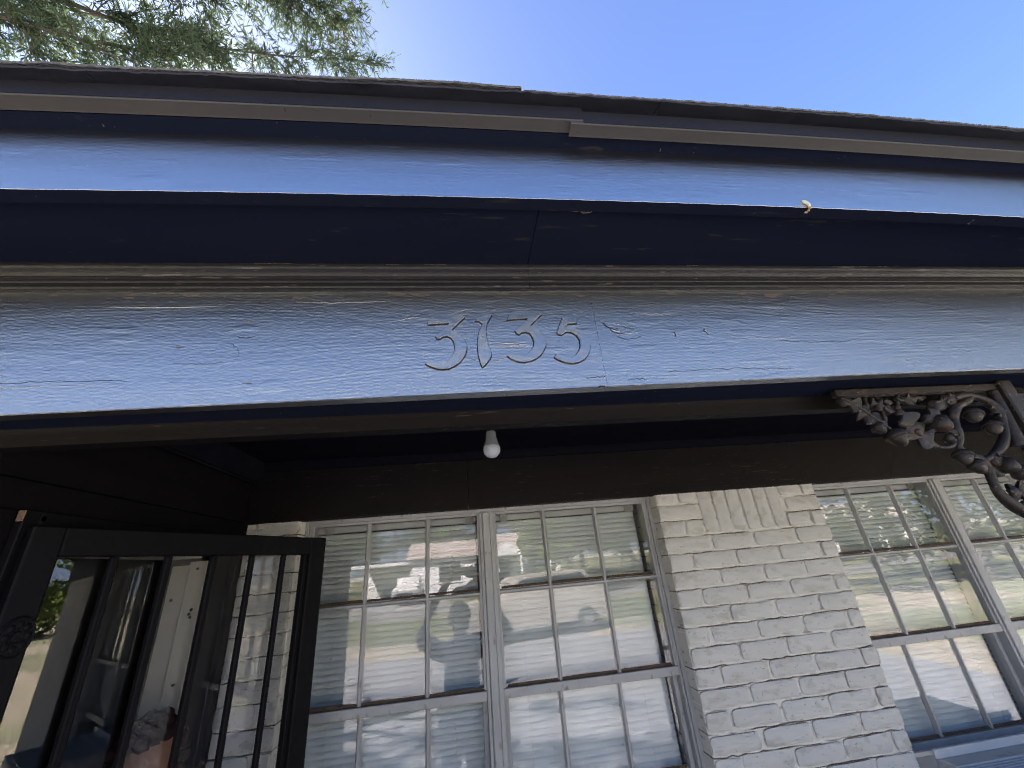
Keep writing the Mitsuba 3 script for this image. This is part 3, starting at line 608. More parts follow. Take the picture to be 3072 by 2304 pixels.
# ------------------------------------------------------------------ iron post and bracket
POST = thing('porch_post', 'black cast iron porch post with rusty acorn and oak leaf bracket', 'porch post')
BYP = .735
def mm(pts, dy=0.0): return np.array([(x/1000, BYP+dy, z/1000) for x, z in pts])
obj('upright', cat([bx(1.229, 1.262, .718, .752, FLOOR, .2905, .003), bx(1.470, 1.503, .718, .752, FLOOR, .2905, .003)] + [bx(1.263, 1.469, .724, .746, z, z+.02, .003) for z in (-1.8, -1.2, -.6, 0., .24)]), 'cast_iron', POST)
BR = obj('bracket', cat([bx(.812, 1.228, BYP-.009, BYP+.009, .270, .2865, .003), extr([(0, 0), (.016, 0), (.016, .016), (0, .016)], 0, .01)][:1]), 'cast_iron', POST, label='openwork corner bracket under the beam')
obj('side_bar', tube(mm([(1222, 268), (1219, 230), (1212, 180), (1206, 138)]), [.010, .011, .012, .013], 10), 'cast_iron', BR, smooth=40)
def stem(pts, r, n=26, dy=0.0, mod=.15):
    p = spline(mm(pts, dy), n); t = np.linspace(0, 1, n)
    rr = r*(1+mod*np.sin(t*19))*(.75+.25*np.sin(np.pi*t)); return tube(p, rr, 9)
obj('scroll', stem([(1097,250),(1123,260),(1153,260),(1179,253),(1196,240),(1205,220),(1200,197),(1190,173),(1172,152),(1149,135),(1121,122),(1092,112)], .0095, 44), 'cast_iron', BR, smooth=40)
obj('scroll', stem([(1151,257),(1114,239),(1086,221),(1076,199),(1068,179),(1063,161),(1054,148),(1056,139)], .0100, 30), 'cast_iron', BR, smooth=40)
obj('stem', stem([(930,176),(963,173),(975,163),(1000,150),(1023,146),(1048,154),(1064,167)], .0055, 30), 'cast_iron', BR, smooth=40)
obj('stem', stem([(818,266),(841,252),(871,224),(904,192)], .0038, 22, -.006), 'cast_iron', BR, smooth=40)
for pts in ([(887,268),(881,245),(876,224)], [(918,268),(915,237),(905,200)], [(976,276),(962,254),(952,228)], [(1082,262),(1050,238),(1001,206)]):
    obj('stem', stem(pts, .0050, 14, .002), 'cast_iron', BR, smooth=40)
obj('tail', stem([(1062,122),(1090,112),(1093,98),(1090,75),(1088,48),(1100,27),(1125,4),(1165,-32),(1210,-75),(1240,-110)], .0105, 44), 'cast_iron', BR, smooth=40)
obj('twig', stem([(1096,112),(1102,97),(1108,87),(1122,84)], .0065, 14), 'cast_iron', BR, smooth=40)
def oak_leaf(rib, width, lobes, seed, dy=0.0):
    n = 61; lobes += 1; width *= 1.15; p = spline(mm(rib, dy), n); tan = np.gradient(p, axis=0); tan /= np.linalg.norm(tan, axis=1, keepdims=True)
    nor = np.cross(tan, [0, 1, 0]); V, F = [], []
    r0 = np.random.default_rng(seed); ph = r0.uniform(0, 6, 2)
    rows = 5
    for i in range(n):
        t = i/(n-1); env = math.sin(math.pi*min(1, t*1.02))**.7
        wl = width*env*(.36+.64*abs(math.sin(lobes*math.pi*t+ph[0]))); wr = width*env*(.36+.64*abs(math.sin(lobes*math.pi*t+ph[1])))
        for j in range(rows):
            s = -1+2*j/(rows-1); w = (wl if s < 0 else wr)*abs(s)
            V.append(p[i]+nor[i]*w*np.sign(s)+np.array([0, -.004*(1-abs(s))+.006*abs(s)**2*math.sin(t*12+seed), 0]))
    N0 = len(V); V = np.vstack([V, np.array(V)+[0, .006, 0]])
    for i in range(n-1):
        for j in range(rows-1):
            a = i*rows+j
            F += [(a, a+1, a+rows+1), (a, a+rows+1, a+rows), (N0+a, N0+a+rows+1, N0+a+1), (N0+a, N0+a+rows, N0+a+rows+1)]
    for i in range(n-1):
        for j in (0, rows-1):
            a, b = i*rows+j, (i+1)*rows+j; F += [(a, b, N0+b), (a, N0+b, N0+a)]
    return trimesh.Trimesh(V, F, process=False)
for rib, w, lob, s in (([(816,264),(841,252),(871,224),(900,196)], .021, 4, 1), ([(950,236),(962,204),(975,172),(1003,148)], .034, 3, 2), ([(1085,258),(1050,236),(1020,214),(990,204)], .016, 3, 3), ([(890,262),(905,248),(925,240)], .014, 2, 4), ([(1105,50),(1125,46),(1150,44),(1180,40)], .020, 3, 5), ([(955,262),(975,255),(1000,258),(1030,256)], .012, 3, 6), ([(1120,18),(1150,10),(1185,-8)], .018, 3, 7), ([(1110,268),(1085,250),(1060,248)], .014, 3, 8), ([(930,262),(925,240),(915,222)], .012, 3, 9), ([(1180,238),(1198,215),(1196,190)], .012, 3, 10), ([(1105,100),(1125,112),(1150,115)], .013, 3, 11), ([(1040,182),(1055,178),(1075,190)], .010, 2, 12)):
    obj('leaf', oak_leaf(rib, w, lob, s, -.004), 'cast_iron', BR, smooth=40)
def acorn(c, cap, r):
    c = np.array([c[0]/1000, BYP-.004, c[1]/1000]); d = np.array([c[0]-cap[0]/1000, -.006, c[2]-cap[1]/1000]); d /= np.linalg.norm(d)
    nut = lathe([(0, 1.22), (.10, 1.18), (.35, 1.06), (.68, .74), (.88, .3), (.92, 0), (.86, -.35), (0, -.4)], 18); nut.apply_scale(r)
    cp = lathe([(.96, .10), (1.08, .02), (1.10, -.15), (.98, -.48), (.62, -.80), (.25, -.92), (.14, -1.2), (0, -1.22)], 18); cp.apply_scale(r)
    return orient(nut, d, c), orient(cp, d, c)
for c, cp, r in (((912,174),(908,200),.0190), ((879,196),(870,212),.0130), ((1034,198),(1014,214),.0190), ((1129,213),(1143,238),.0165), ((1160,183),(1172,205),.0165), ((1046,124),(1056,146),.0165), ((1066,103),(1060,122),.0155), ((1142,99),(1128,108),.0170), ((1163,83),(1150,92),.0160), ((1036,163),(1042,150),.0095), ((966,181),(960,195),.0085)):
    a, b = acorn(c, cp, r); k = obj('acorn', a, 'cast_iron', BR, smooth=40)
    # the cap is part of the same casting
    scene[k] = mikit.ply(cat([a, b]), 'mat_cast_iron', 40)

# ------------------------------------------------------------------ air conditioner
AC = thing('air_conditioner', 'grey window air conditioner standing in the right window', 'air conditioner')
AX0, AX1, AZ = 1.752, 2.36, -.812
obj('cabinet', cat([bx(AX0, AX1, 1.730, 1.905, -1.10, AZ, .004), bx(AX0, AX1, 1.40, 1.7295, -1.10, AZ-.012, .004), bx(AX0, AX0+.014, 1.40, 1.7295, AZ-.0115, AZ, .003), bx(AX1-.014, AX1, 1.40, 1.7295, AZ-.0115, AZ, .003)]), 'ac_paint', AC)
for i in range(20):
    y = 1.718-i*.0155
    obj('louvre', bx(AX0+.015, AX1-.0145, y-.0035, y+.0035, AZ-.010, AZ-.0015, .001), 'ac_white', AC)
for x in (AX0+.17, AX0+.34, AX0+.5):
    obj('louvre_rib', bx(x-.0025, x+.0025, 1.405, 1.727, AZ-.0118, AZ-.0060, .0008), 'ac_dark', AC)
obj('top_flange', bx(AX0-.012, AX1+.01, 1.792, 1.804, AZ+.001, -.782, .002), 'ac_white', AC)
obj('filler_rail', bx(1.66, AX0-.0125, 1.800, 1.812, -.800, -.786, .002), 'cream_paint', AC)
for i in range(7):
    x = 1.664+i*.0118
    obj('accordion_fold', trimesh.convex.convex_hull(np.array([(x, 1.806, z) for z in (-1.09, -.8005)]+[(x+.0059, 1.799, z) for z in (-1.09, -.8005)]+[(x+.0116, 1.806, z) for z in (-1.09, -.8005)]+[(x+.0059, 1.813, z) for z in (-1.09, -.8005)])), 'accordion', AC)

# ------------------------------------------------------------------ small things on the eaves
HUSK = thing('insect_husk', 'pale insect husk clinging to the lower edge of the fascia board', 'insect husk')
hx = .624
obj('husk', cat([tube(spline([(hx-.004, .4640, .5485), (hx+.000, .4625, .5425), (hx+.0035, .4622, .5365), (hx+.0045, .4630, .5330)], 12), [.0008, .0020, .0026, .0028, .0028, .0028, .0027, .0026, .0025, .0026, .0022, .0012], 8)]), 'pale_husk', HUSK, smooth=40)
obj('tail', cat([ball((hx+.004, .4636, .5308), .0026, 2), ball((hx+.002, .4660, .5270), .0020, 2, (1.2, 1, 1)), ball((hx-.0012, .4690, .5255), .0019, 2, (1.6, 1, 1))]), 'husk_brown', HUSK, smooth=40)
WEB = thing('cobweb', 'tangled cobweb with debris along the underside of the fascia board', 'cobweb')
ws = []
r0 = np.random.default_rng(5)
for i in range(34):
    x = .215+r0.normal(0, .028)*(1.6 if i % 3 == 0 else .7); L = r0.uniform(.01, .05)
    p = spline([(x-L, .482+r0.normal(0, .004), .5335+sag(x)), (x-L*.3, .486+r0.normal(0, .003), .531+r0.normal(0, .0025)+sag(x)), (x+L*.4, .486+r0.normal(0, .003), .5315+r0.normal(0, .0025)+sag(x)), (x+L, .4885, .5345+r0.normal(0, .001)+sag(x))], 10)
    ws.append(tube(p, r0.uniform(.00015, .0004), 4))
for i in range(16):
    x = r0.uniform(-.45, 1.0); L = r0.uniform(.01, .04); y, z = (.634, .546) if i % 2 else (.489, .546)
    ws.append(tube(spline([(x-L, y, z), (x, y-.004, z-.003), (x+L, y-.001, z-.001)], 6), .0002, 4))
obj('strands', cat(ws), 'web', WEB, kind='stuff')

# ------------------------------------------------------------------ the oak over the roof
def leaf_mesh(rs, base, d, L, W):
    d = d/np.linalg.norm(d); side = np.cross(d, rs.normal(size=3)); side /= np.linalg.norm(side); up = np.cross(side, d)
    q = lambda s, w, c: base+d*L*s+side*W*w+up*L*c
    return [q(0, 0, 0), q(.35, .5, .03), q(.35, -.5, .03), q(.7, .42, .02), q(.7, -.42, .02), q(1, 0, -.05)], [(0, 1, 2), (1, 3, 4), (1, 4, 2), (3, 5, 4)]
def twig(rs, base, d, length, n):
    d = d/np.linalg.norm(d); bend = rs.normal(0, .35, 3)+[0, 0, -.25]
    t = np.linspace(0, 1, 7)[:, None]; P = base+d*length*t+bend*length*.35*t*t
    V, F = [], []
    for i in range(n):
        s = (i+.5)/n; k = min(5, int(s*6)); f = s*6-k; b = P[k]*(1-f)+P[k+1]*f
        dd = (P[k+1]-P[k]); dd /= np.linalg.norm(dd)
        v, fc = leaf_mesh(rs, b, dd*rs.uniform(.3, 1.0)+rs.normal(0, .55, 3)+[0, 0, -.12], rs.uniform(.052, .095), rs.uniform(.0095, .0145))
        F += [(a+len(V), b_+len(V), c+len(V)) for a, b_, c in fc]; V += v
    return np.array(V), np.array(F), P
TREE = thing('oak_tree', 'narrow leaved oak reaching over the left end of the roof', 'tree')
rs = np.random.default_rng(21)
trunk = spline([(-5.4, -1.6, GZ-.1), (-5.35, -1.5, .5), (-5.1, -1.1, 2.6), (-4.8, -.6, 4.4), (-4.5, -.2, 6.5), (-4.3, 0, 8.4)], 26)
obj('trunk', tube(trunk, np.linspace(.34, .09, 26), 14), 'bark', TREE, smooth=True)
limbs = [([(-5.0, -.9, 3.2), (-4.3, .9, 4.3), (-3.4, 2.0, 4.6), (-2.3, 2.45, 4.75), (-1.35, 2.6, 4.95), (-.8, 2.62, 5.0)], 100),
         ([(-4.9, -.8, 3.8), (-4.0, .8, 4.9), (-3.0, 1.7, 5.3), (-2.0, 2.1, 5.4), (-1.2, 2.2, 5.5), (-.7, 2.25, 5.55)], 40),
         ([(-5.0, -.9, 3.0), (-4.3, .9, 3.75), (-3.5, 1.7, 3.8), (-2.9, 2.0, 3.9), (-2.3, 2.2, 4.1), (-1.9, 2.3, 4.25)], 85),
         ([(-4.9, -.8, 3.5), (-4.6, 1.2, 4.6), (-3.9, 2.3, 5.1), (-3.0, 2.7, 5.5), (-2.2, 2.9, 5.8)], 72),
         ([(-5.1, -1.0, 2.7), (-5.0, 1.0, 3.4), (-4.4, 2.6, 4.3), (-3.6, 3.4, 4.9)], 72),
         ([(-4.9, -.6, 3.9), (-4.0, .6, 4.6), (-2.7, 1.6, 4.6), (-1.7, 1.95, 4.72), (-.95, 2.1, 4.8)], 120),
         ([(-4.7, -.4, 4.8), (-3.9, .6, 5.8), (-2.9, 1.2, 6.4), (-1.9, 1.6, 6.6)], 40),
         ([(-4.8, -.5, 4.6), (-5.8, -1.4, 5.6), (-6.6, -2.2, 6.2)], 24), ([(-4.5, -.2, 6.2), (-4.2, -1.6, 7.2), (-3.8, -2.6, 7.6)], 24), ([(-5.2, -1.3, 1.9), (-6.4, -1.0, 3.0), (-7.5, -.5, 3.8)], 24)]
LV, LF, off = [], [], 0; tw = []
for li, (L, nb) in enumerate(limbs):
    p = spline(L, 40); obj('limb', tube(p, np.linspace(.06, .004, 40)**1.0*np.linspace(1, .5, 40), 8), 'bark', TREE, smooth=True)
    near = li < 7
    for b in range(nb):
        t = rs.uniform(.22, 1.0); i = min(38, int(t*39)); base = p[i]
        tan = p[i+1]-p[i]; tan /= np.linalg.norm(tan)
        d = tan*rs.uniform(.3, 1.0)+rs.normal(0, .55, 3)+np.array([.1, .05, -.25]); d /= np.linalg.norm(d)
        ln = rs.uniform(.25, .62)*(1.15-.55*t)
        q = spline([base, base+d*ln*.5+rs.normal(0, .03, 3), base+d*ln+np.array([0, 0, -.10*ln])], 10)
        tw.append(tube(q, np.linspace(.006, .0018, 10), 4))
        for k in range(rs.integers(7, 11) if near else 6):
            s = rs.uniform(.15, 1.0); j = min(8, int(s*9)); td = (q[j+1]-q[j]); td /= np.linalg.norm(td)
            v, f, P = twig(rs, q[j], td*.8+rs.normal(0, .5, 3)+[0, 0, -.1], rs.uniform(.14, .26), int(rs.integers(9, 15)))
            tw.append(tube(P, .0014, 3)); LV.append(v); LF.append(f+off); off += len(v)
obj('twigs', cat(tw), 'bark', TREE, kind='stuff')
obj('foliage', trimesh.Trimesh(np.vstack(LV), np.vstack(LF), process=False), 'leaf', TREE, kind='stuff')
print('leaf tris', sum(map(len, LF)))

# ------------------------------------------------------------------ across the street (seen in the window panes)
OP = thing('bungalow', 'white sided bungalow across the street, mirrored in the left window', 'house')
oy, gz = -38.0, GZ+.25
def gable_roof(x0, x1, y0, y1, z0, z1, ov=.4):
    ym = (y0+y1)/2
    return cat([quad((x0-ov, y1+ov, z0-.1), (x1+ov, y1+ov, z0-.1), (x1+ov, ym, z1), (x0-ov, ym, z1)), quad((x0-ov, ym, z1), (x1+ov, ym, z1), (x1+ov, y0-ov, z0-.1), (x0-ov, y0-ov, z0-.1))])
scene['mat_roof_far2'] = two(scene['mat_roof_far'])
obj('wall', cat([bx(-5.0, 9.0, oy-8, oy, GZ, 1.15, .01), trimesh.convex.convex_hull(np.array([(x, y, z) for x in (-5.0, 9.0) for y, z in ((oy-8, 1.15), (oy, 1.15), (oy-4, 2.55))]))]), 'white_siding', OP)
obj('roof', gable_roof(-5.0, 9.0, oy-8, oy, 1.2, 2.75), 'roof_far2', OP)
obj('porch', cat([bx(2.6, 5.4, oy+.01, oy+1.3, .55, .75, .01), trimesh.convex.convex_hull(np.array([(x, y, z) for y in (oy, oy+1.3) for x, z in ((2.6, .75), (5.4, .75), (4.0, 1.75))])), bx(2.75, 2.9, oy+1.1, oy+1.25, GZ, .55), bx(5.1, 5.25, oy+1.1, oy+1.25, GZ, .55)]), 'white_siding', OP)
obj('door', bx(3.2, 4.2, oy+.01, oy+.06, GZ+.1, .2), 'door_dark', OP)
for a, b, z0, z1 in ((-2.4, -.4, -.95, .75), (.9, 2.1, -.5, .75), (5.9, 7.8, -1.2, .8)):
    w = obj('window', cat([bx(a-.1, b+.1, oy+.01, oy+.07, z0-.1, z0), bx(a-.1, b+.1, oy+.01, oy+.07, z1, z1+.1), bx(a-.1, a, oy+.01, oy+.07, z0, z1), bx(b, b+.1, oy+.01, oy+.07, z0, z1), bx((a+b)/2-.03, (a+b)/2+.03, oy+.045, oy+.07, z0, z1)]), 'white_trim', OP)
    obj('pane', bx(a, b, oy+.005, oy+.04, z0, z1), 'far_glass', w)
obj('carport', cat([bx(-10.0, -5.01, oy-6, oy+.3, .75, 1.0, .01), bx(-9.9, -9.75, oy+.1, oy+.25, GZ, .75), bx(-9.9, -5.02, oy-6, oy-5.9, GZ, .75)]), 'white_trim', OP)
NB = thing('house_with_columns', 'tan house with brown roof and porch columns, mirrored in the right window', 'house')
nx, ny = 40.0, -38.0
obj('wall', bx(nx-7, nx+7, ny-8, ny, GZ, 1.3, .01), 'tan_siding', NB)
obj('roof', gable_roof(nx-7, nx+7, ny-8, ny+2.0, 1.4, 3.4), 'roof_far2', NB)
for i in range(5): obj('column', bx(nx-6.5+i*3, nx-6.1+i*3, ny+1.5, ny+1.9, GZ, 1.3), 'white_trim', NB)
for a in (nx-5, nx-1, nx+3): obj('window', bx(a, a+1.6, ny+.01, ny+.05, -.8, .8), 'far_glass', NB)

def car(name, label, cat_, cx, cy, ang, paint, kind='sedan'):
    c = thing(name, label, cat_)
    if kind == 'pickup':
        side = [(-2.7, .45), (2.7, .45), (2.75, .95), (2.6, 1.12), (1.35, 1.2), (.75, 1.80), (-.55, 1.85), (-.8, 1.22), (-2.7, 1.22)]; W, rad = .98, .39; wheels = (1.75, -1.75); glass = [(1.20, 1.24), (.70, 1.74), (-.48, 1.78), (-.66, 1.24)]
    elif kind == 'wagon':
        side = [(-2.3, .35), (2.25, .35), (2.3, .75), (2.1, .98), (1.2, 1.05), (.5, 1.58), (-1.7, 1.66), (-2.2, 1.15), (-2.3, .8)]; W, rad = .92, .35; wheels = (1.4, -1.4); glass = [(1.05, 1.08), (.45, 1.52), (-1.6, 1.58), (-1.95, 1.12)]
    else:
        side = [(-2.3, .32), (2.25, .32), (2.3, .62), (2.0, .84), (1.05, .95), (.3, 1.40), (-.9, 1.42), (-1.65, 1.0), (-2.3, .92)]; W, rad = .90, .32; wheels = (1.4, -1.4); glass = [(.92, .98), (.28, 1.34), (-.86, 1.36), (-1.45, 1.0)]
    R = trimesh.transformations.rotation_matrix(ang, [0, 0, 1]); R[:3, 3] = (cx, cy, GZ+.01)
    def put(m): m = m.copy(); m.apply_transform(R); return m
    def prism(P, w):
        m = trimesh.creation.extrude_polygon(Polygon(P), 2*w, engine='earcut'); v = m.vertices.copy(); m.vertices = np.c_[v[:, 0], v[:, 2]-w, v[:, 1]]; trimesh.repair.fix_normals(m); return m
    body = prism(side, W); v = body.vertices; hi = v[:, 2] > 1.1; v[hi, 1] *= .86; body.vertices = v
    obj('body', put(body), paint, c, smooth=25)
    gl = prism(glass, W*.90); obj('windows', put(gl), 'far_glass', c, smooth=False)
    fr = bx(side[2][0]-.06, side[2][0]+.02, -W*.6, W*.6, .5, .8, .02); obj('grille', put(fr), 'tyre', c)
    for s in (-1, 1): obj('headlight', put(bx(side[2][0]-.10, side[2][0]+.02, s*W*.78-.12, s*W*.78+.12, .62, .78, .02)), 'alloy', c)
    for wx in wheels:
        for s in (-1, 1):
            t = trimesh.creation.cylinder(rad, .22, sections=28); t.apply_transform(trimesh.transformations.rotation_matrix(np.pi/2, [1, 0, 0])); t.apply_translation((wx, s*(W-.08), rad))
            k = obj('wheel', put(t), 'tyre', c, smooth=30)
            sp = [trimesh.creation.box((.05, .02, rad*1.15), trimesh.transformations.rotation_matrix(a, [0, 1, 0])) for a in np.arange(5)*np.pi/5]
            h = cat(sp); h.apply_translation((wx, s*(W+.035), rad)); obj('rim', put(h), 'alloy', k)
    return c
car('pickup_truck', 'white pickup truck parked in front of the white bungalow', 'truck', -4.4, -33.0, math.pi/2, 'car_white', 'pickup')
car('parked_car', 'black saloon car parked beside the white pickup truck', 'car', 1.4, -31.5, math.pi*.82, 'car_black')
car('parked_car', 'beige estate car parked on the near driveway', 'car', 2.0, -11.0, math.pi*.93, 'car_beige', 'wagon')

def leafy(name, label, cat_, cx, cy, z0, z1, rx, n, size, mat, seed, trunk_r=0.15, group=None):
    r = np.random.default_rng(seed); t = thing(name, label, cat_, group)
    if trunk_r: obj('trunk', tube(spline([(cx, cy, GZ-.1), (cx+.1, cy, (GZ+z0)/2), (cx, cy+.1, (z0+z1)/2)], 12), np.linspace(trunk_r, trunk_r*.4, 12), 10), 'bark', t, smooth=True)
    nb = 14; C = np.c_[cx+r.normal(0, rx*.5, nb), cy+r.normal(0, rx*.5, nb), r.uniform(z0, z1, nb)]
    k = r.integers(0, nb, n); d = r.normal(size=(n, 3)); d /= np.linalg.norm(d, axis=1, keepdims=True)
    c = C[k]+d*(rx*.42*r.uniform(.5, 1, (n, 1)))*[1, 1, .8*(z1-z0)/(2*rx)+.2]
    c[:, 2] = np.maximum(c[:, 2], GZ+.05)
    a = r.normal(size=(n, 3)); a /= np.linalg.norm(a, axis=1, keepdims=True); b = np.cross(a, r.normal(size=(n, 3))); b /= np.linalg.norm(b, axis=1, keepdims=True)
    s = size*r.uniform(.6, 1.3, (n, 1)); V = np.stack([c-a*s, c+b*s*.5, c+a*s, c-b*s*.5], 1).reshape(-1, 3); i = np.arange(n)[:, None]*4
    obj('crown', trimesh.Trimesh(V, np.vstack([i+[0, 1, 2], i+[0, 2, 3]]), process=False), mat, t, kind='stuff')
for i, (x, y, h, rx) in enumerate(((12, -46, 11, 4), (16.5, -41, 8, 3.2), (21, -50, 13, 5), (-13, -48, 12, 5), (-2, -56, 12, 6), (8, -58, 13, 6), (33, -33, 4, 2.2), (50, -30, 10, 5), (-26, -40, 11, 5), (28, -60, 12, 6), (-9, -54, 16, 7), (4, -52, 17, 7), (14, -56, 17, 7), (22, -44, 14, 6), (-18, -58, 15, 7), (7.6, -25, 9, 3.4))):
    leafy('yard_tree', 'leafy tree standing far across the street', 'tree', x, y, GZ+h*.3, GZ+h*.85, rx, 3500, .28, 'hedge_leaf', 400+i, .2, 'trees across the street')
leafy('evergreen_tree', 'dense dark evergreen tree at the right of the front yard', 'tree', 18.5, -10.5, GZ+.6, 7.5, 3.6, 9000, .16, 'evergreen_leaf', 470, .22)
leafy('evergreen_tree', 'broad evergreen tree far along the side yard', 'tree', 44, 8, GZ+.4, 3.2, 4.0, 5000, .22, 'hedge_leaf', 471, .22)
leafy('hedge', 'clipped green hedge beside the bungalow porch', 'hedge', 6.6, oy+1.6, GZ+.1, -.95, 1.3, 2500, .09, 'hedge_leaf', 450, 0)

# ------------------------------------------------------------------ people
def hullmesh(bones, edge=.02, it=6):
    parts = []
    for p0, r0, p1, r1 in bones:
        s = []
        for p, r in ((p0, r0), (p1, r1)):
            s.append(trimesh.creation.icosphere(2, r).vertices+np.array(p))
        parts.append(m3.Manifold.hull_points(np.vstack(s)))
    m = m3.Manifold.batch_boolean(parts, m3.OpType.Add).refine_to_length(edge).to_mesh()
    t = trimesh.Trimesh(m.vert_properties[:, :3], m.tri_verts, process=True)
    trimesh.smoothing.filter_taubin(t, iterations=it); return t
def head_mesh(c, f, s=1.0):
    """head of height .23*s about c, facing f (horizontal unit vector)"""
    m = trimesh.creation.icosphere(4, 1.0); v = m.vertices.copy()
    z = v[:, 2]; y = v[:, 1].copy()          # local +y is the face
    v = v*[.076, .096, .115]
    jaw = np.clip(-z, 0, 1); v[:, 0] *= 1-.28*jaw**1.5; v[:, 1] *= 1-.12*jaw
    x = m.vertices[:, 0]
    g = lambda cx, cz, w: np.exp(-(((x-cx)/w)**2+((z-cz)/w)**2))*(y > 0)
    v[:, 1] += .020*g(0, -.22, .13)+.010*g(0, -.05, .10)-.010*g(.36, .02, .16)-.010*g(-.36, .02, .16)+.007*g(0, -.50, .20)-.004*g(0, -.53, .05)+.008*g(0, -.85, .25)
    q = [trimesh.Trimesh(v, m.faces)]
    for sx in (-1, 1): q.append(ball((sx*.074, -.005, -.012), .028, 2, (.35, .6, 1)))
    h = cat(q); h.apply_scale(s)
    e = [ball((sx*.028, .078, .002), .0115, 2) for sx in (-1, 1)]; e = cat(e); e.apply_scale(s)
    ang = math.atan2(f[1], f[0])-math.pi/2; R = trimesh.transformations.rotation_matrix(ang, [0, 0, 1]); R[:3, 3] = c
    h.apply_transform(R); e.apply_transform(R); return h, e, R
scene['mat_eye_white'] = plast((.5, .48, .45), .1)
def hair_mesh(R, s, seed, vol=1.0):
    r = np.random.default_rng(seed); parts = []
    n = 260; i = np.arange(n)+.5; ph = np.arccos(1-2*i/n); th = np.pi*(1+5**.5)*i
    P = np.c_[np.sin(ph)*np.cos(th), np.sin(ph)*np.sin(th), np.cos(ph)]
    keep = ~((P[:, 1] > .15) & (P[:, 2] < .62)) & (P[:, 2] > -.75)
    for p in P[keep]:
        c = p*np.array([.082, .100, .118])*vol + r.normal(0, .004, 3)
        b = ball(c, r.uniform(.014, .024)*vol, 2); b.vertices += (meshkit.noise(b.vertices*220)[:, None]-.5)*.008
        parts.append(b)
    m = cat(parts); m.apply_scale(s); m.apply_transform(R); return m
def hand(wr, d, up, s=1.0, curl=.5):
    """five-fingered hand from the wrist, along d, back of the hand towards up"""
    d = np.array(d, float)/np.linalg.norm(d); up = np.array(up, float); up -= d*(up@d); up /= np.linalg.norm(up); sd = np.cross(d, up); wr = np.array(wr, float)
    B = [(wr, .022*s, wr+d*.05*s+sd*.020*s, .018*s), (wr, .022*s, wr+d*.05*s-sd*.020*s, .018*s), (wr+d*.05*s-sd*.02*s, .017*s, wr+d*.085*s-sd*.028*s, .012*s), (wr+d*.05*s+sd*.02*s, .017*s, wr+d*.085*s+sd*.026*s, .012*s), (wr+d*.05*s, .017*s, wr+d*.09*s, .013*s)]
    for k, (o, L) in enumerate(((-.030, .062), (-.010, .078), (.010, .074), (.029, .058))):
        p = wr+d*.085*s+sd*o*s; a = 0
        for q in (.45, .32, .23):
            a += curl*.9; n = p+(d*math.cos(a)-up*math.sin(a))*L*q*s; B.append((p, .0092*s, n, .0082*s)); p = n
    p = wr+d*.025*s-sd*.022*s; n = p+(d*.6-sd*.75-up*.3)*.045*s; B += [(p, .014*s, n, .0105*s), (n, .0102*s, n+(d*.9-sd*.2-up*.4)*.035*s, .0088*s)]
    return B
# woman in the doorway, seen through the door glass
P1 = thing('person', 'person with dark curly hair behind the barred door glass', 'person')
hc = np.array([-.905, 1.555, -.432]); f = np.array([.40, -.917, 0]); s = .93
h, e, R = head_mesh(hc, f, s)
sd = np.array([.917, .40, 0.])*.55+np.array([.55, 0, 0])*.5; sd /= np.linalg.norm(sd)
ch = hc+[-.01, .01, -.27]; hip = np.array([-.92, 1.545, -1.00])
bones = [(hc+[0, 0, -.06], .052, ch+[0, 0, .06], .055), (ch, .11, hip, .12)]
arms = []
for g_ in (-1, 1):
    sh = ch+sd*.155*g_+[0, 0, .03]; el = sh+sd*.02*g_+[0, .0, -.27]; wr = el+np.array([.02, -.05, -.23])
    bones += [(ch+[0, 0, .03], .075, sh, .052), (sh, .048, el, .038), (el, .038, wr, .026)]; arms.append((sh, el, wr))
    kn = hip+sd*.09*g_+[0, 0, -.42]; an = kn+[0, .01, -.41]
    bones += [(hip, .11, hip+sd*.08*g_+[0, 0, -.06], .10), (hip+sd*.08*g_+[0, 0, -.06], .095, kn, .058), (kn, .056, an, .04), (an+[0, 0, -.03], .034, an+[.02, -.13, -.04], .03)]
    bones += hand(wr, (.02, -.02, -1), sd*g_, .9, .35)
b_ = hullmesh(bones, .02, 5)
obj('body', cat([b_, h]), 'skin_brown', P1, smooth=True)
obj('eyes', e, 'eye_white', P1, smooth=True)
obj('hair', hair_mesh(R, s, 3), 'hair_dark', P1, smooth=True)
sb = [(ch+[0, 0, .02], .125, hip+[0, 0, -.02], .135)]
for (sh, el, wr) in arms: sb += [(ch+[0, 0, .02], .10, sh, .062), (sh, .060, sh*.35+el*.65, .056)]
obj('shirt', hullmesh(sb, .025), 'shirt_dark', P1, smooth=True)
tb = []
for g_ in (-1, 1):
    kn = hip+sd*.09*g_+[0, 0, -.42]; an = kn+[0, .01, -.38]
    tb += [(hip, .128, hip+sd*.08*g_+[0, 0, -.06], .112), (hip+sd*.08*g_+[0, 0, -.06], .108, kn, .072), (kn, .070, an, .06)]
obj('trousers', hullmesh(tb, .025), 'trousers', P1, smooth=True)
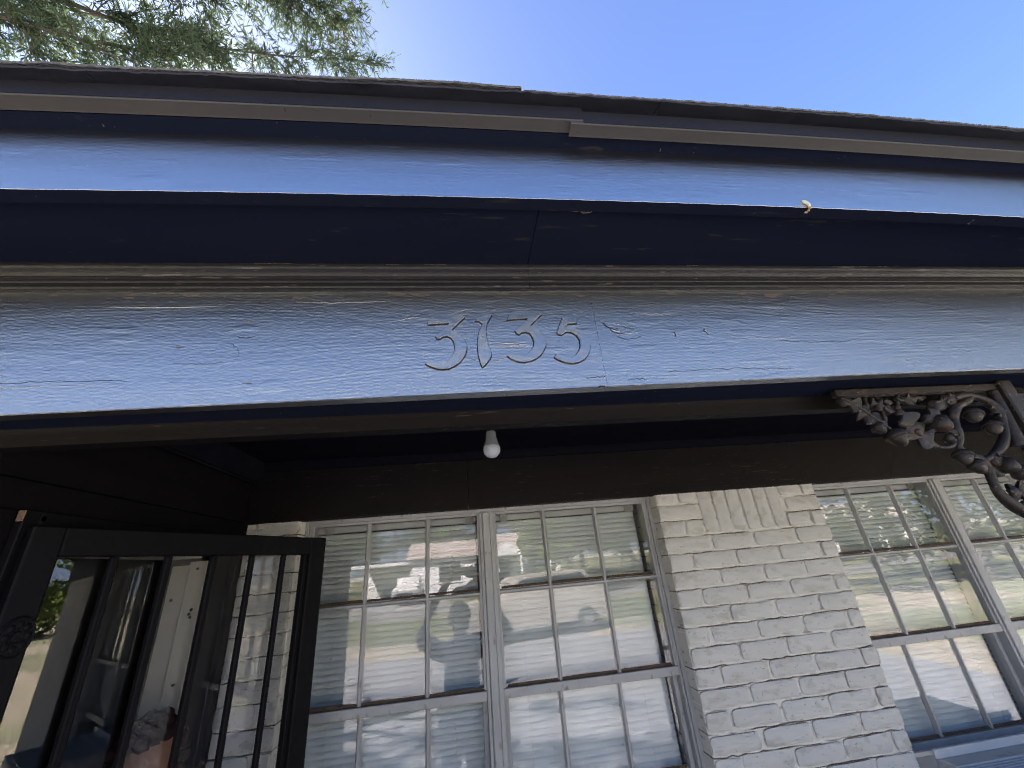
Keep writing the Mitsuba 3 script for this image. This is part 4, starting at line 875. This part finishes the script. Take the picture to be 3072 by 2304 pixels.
# the photographer, standing behind the camera (seen in the window panes)
P2 = thing('person', 'person in a light blue shirt holding a phone up, mirrored in the left window', 'person')
hc = np.array([-.05, -.42, -.40]); f = np.array([.05, .99, 0]); s = .95
h, e, R = head_mesh(hc, f, s)
ch = hc+[0, -.02, -.29]; hip = np.array([-.05, -.46, -1.05])
bones = [(hc+[0, -.02, -.06], .055, ch+[0, 0, .06], .06), (ch, .12, hip, .13)]; arms = []
for g_ in (-1, 1):
    sh = ch+np.array([.18*g_, 0, .04]); el = np.array([.38*g_-.03, -.26, -.50]); wr = np.array([.115*g_-.03, -.10, -.075])
    bones += [(ch+[0, 0, .03], .08, sh, .056), (sh, .052, el, .042), (el, .042, wr, .027)]; arms.append((sh, el, wr))
    kn = hip+np.array([.10*g_, .02, -.45]); an = np.array([-.05+.13*g_, -.46, GZ+.10])
    bones += [(hip, .12, hip+np.array([.09*g_, 0, -.06]), .11), (hip+np.array([.09*g_, 0, -.06]), .10, kn, .062), (kn, .06, an, .042), (an+[0, 0, -.045], .034, an+[0, .15, -.06], .03)]
    bones += hand(wr, (-.35*g_, .15, .5), (0, -1, .2), .9, .75)
obj('body', cat([hullmesh(bones, .02, 5), h]), 'skin_brown', P2, smooth=True)
obj('eyes', e, 'eye_white', P2, smooth=True)
obj('hair', hair_mesh(R, s, 9), 'hair_dark', P2, smooth=True)
sb = [(ch+[0, 0, .02], .14, hip+[0, 0, -.08], .16)]
for (sh, el, wr) in arms: sb += [(ch+[0, 0, .02], .11, sh, .072), (sh, .072, sh*.2+el*.8, .074)]
obj('shirt', hullmesh(sb, .025), 'shirt_blue', P2, smooth=True)
tb = []
for g_ in (-1, 1):
    kn = hip+np.array([.10*g_, .02, -.45]); an = np.array([-.05+.13*g_, -.46, GZ+.14])
    tb += [(hip, .135, hip+np.array([.09*g_, 0, -.06]), .12), (hip+np.array([.09*g_, 0, -.06]), .115, kn, .076), (kn, .074, an, .062)]
obj('trousers', hullmesh(tb, .025), 'trousers', P2, smooth=True)
PH = thing('phone', 'black phone held up in both hands by the person outside', 'phone')
ph = bx(-.078, .078, -.0045, .0045, -.037, .037, .004)
fw = np.array(FWD)/np.linalg.norm(FWD); up_ = np.array(UP)-fw*(np.array(UP)@fw); up_ /= np.linalg.norm(up_); rt = np.cross(fw, up_)
v = ph.vertices.copy(); ph.vertices = np.array([-.03, 0, -.012])*1.0 - fw*.022 + v[:, :1]*rt + v[:, 1:2]*fw + v[:, 2:]*up_
obj('phone_body', ph, 'far_glass', PH)
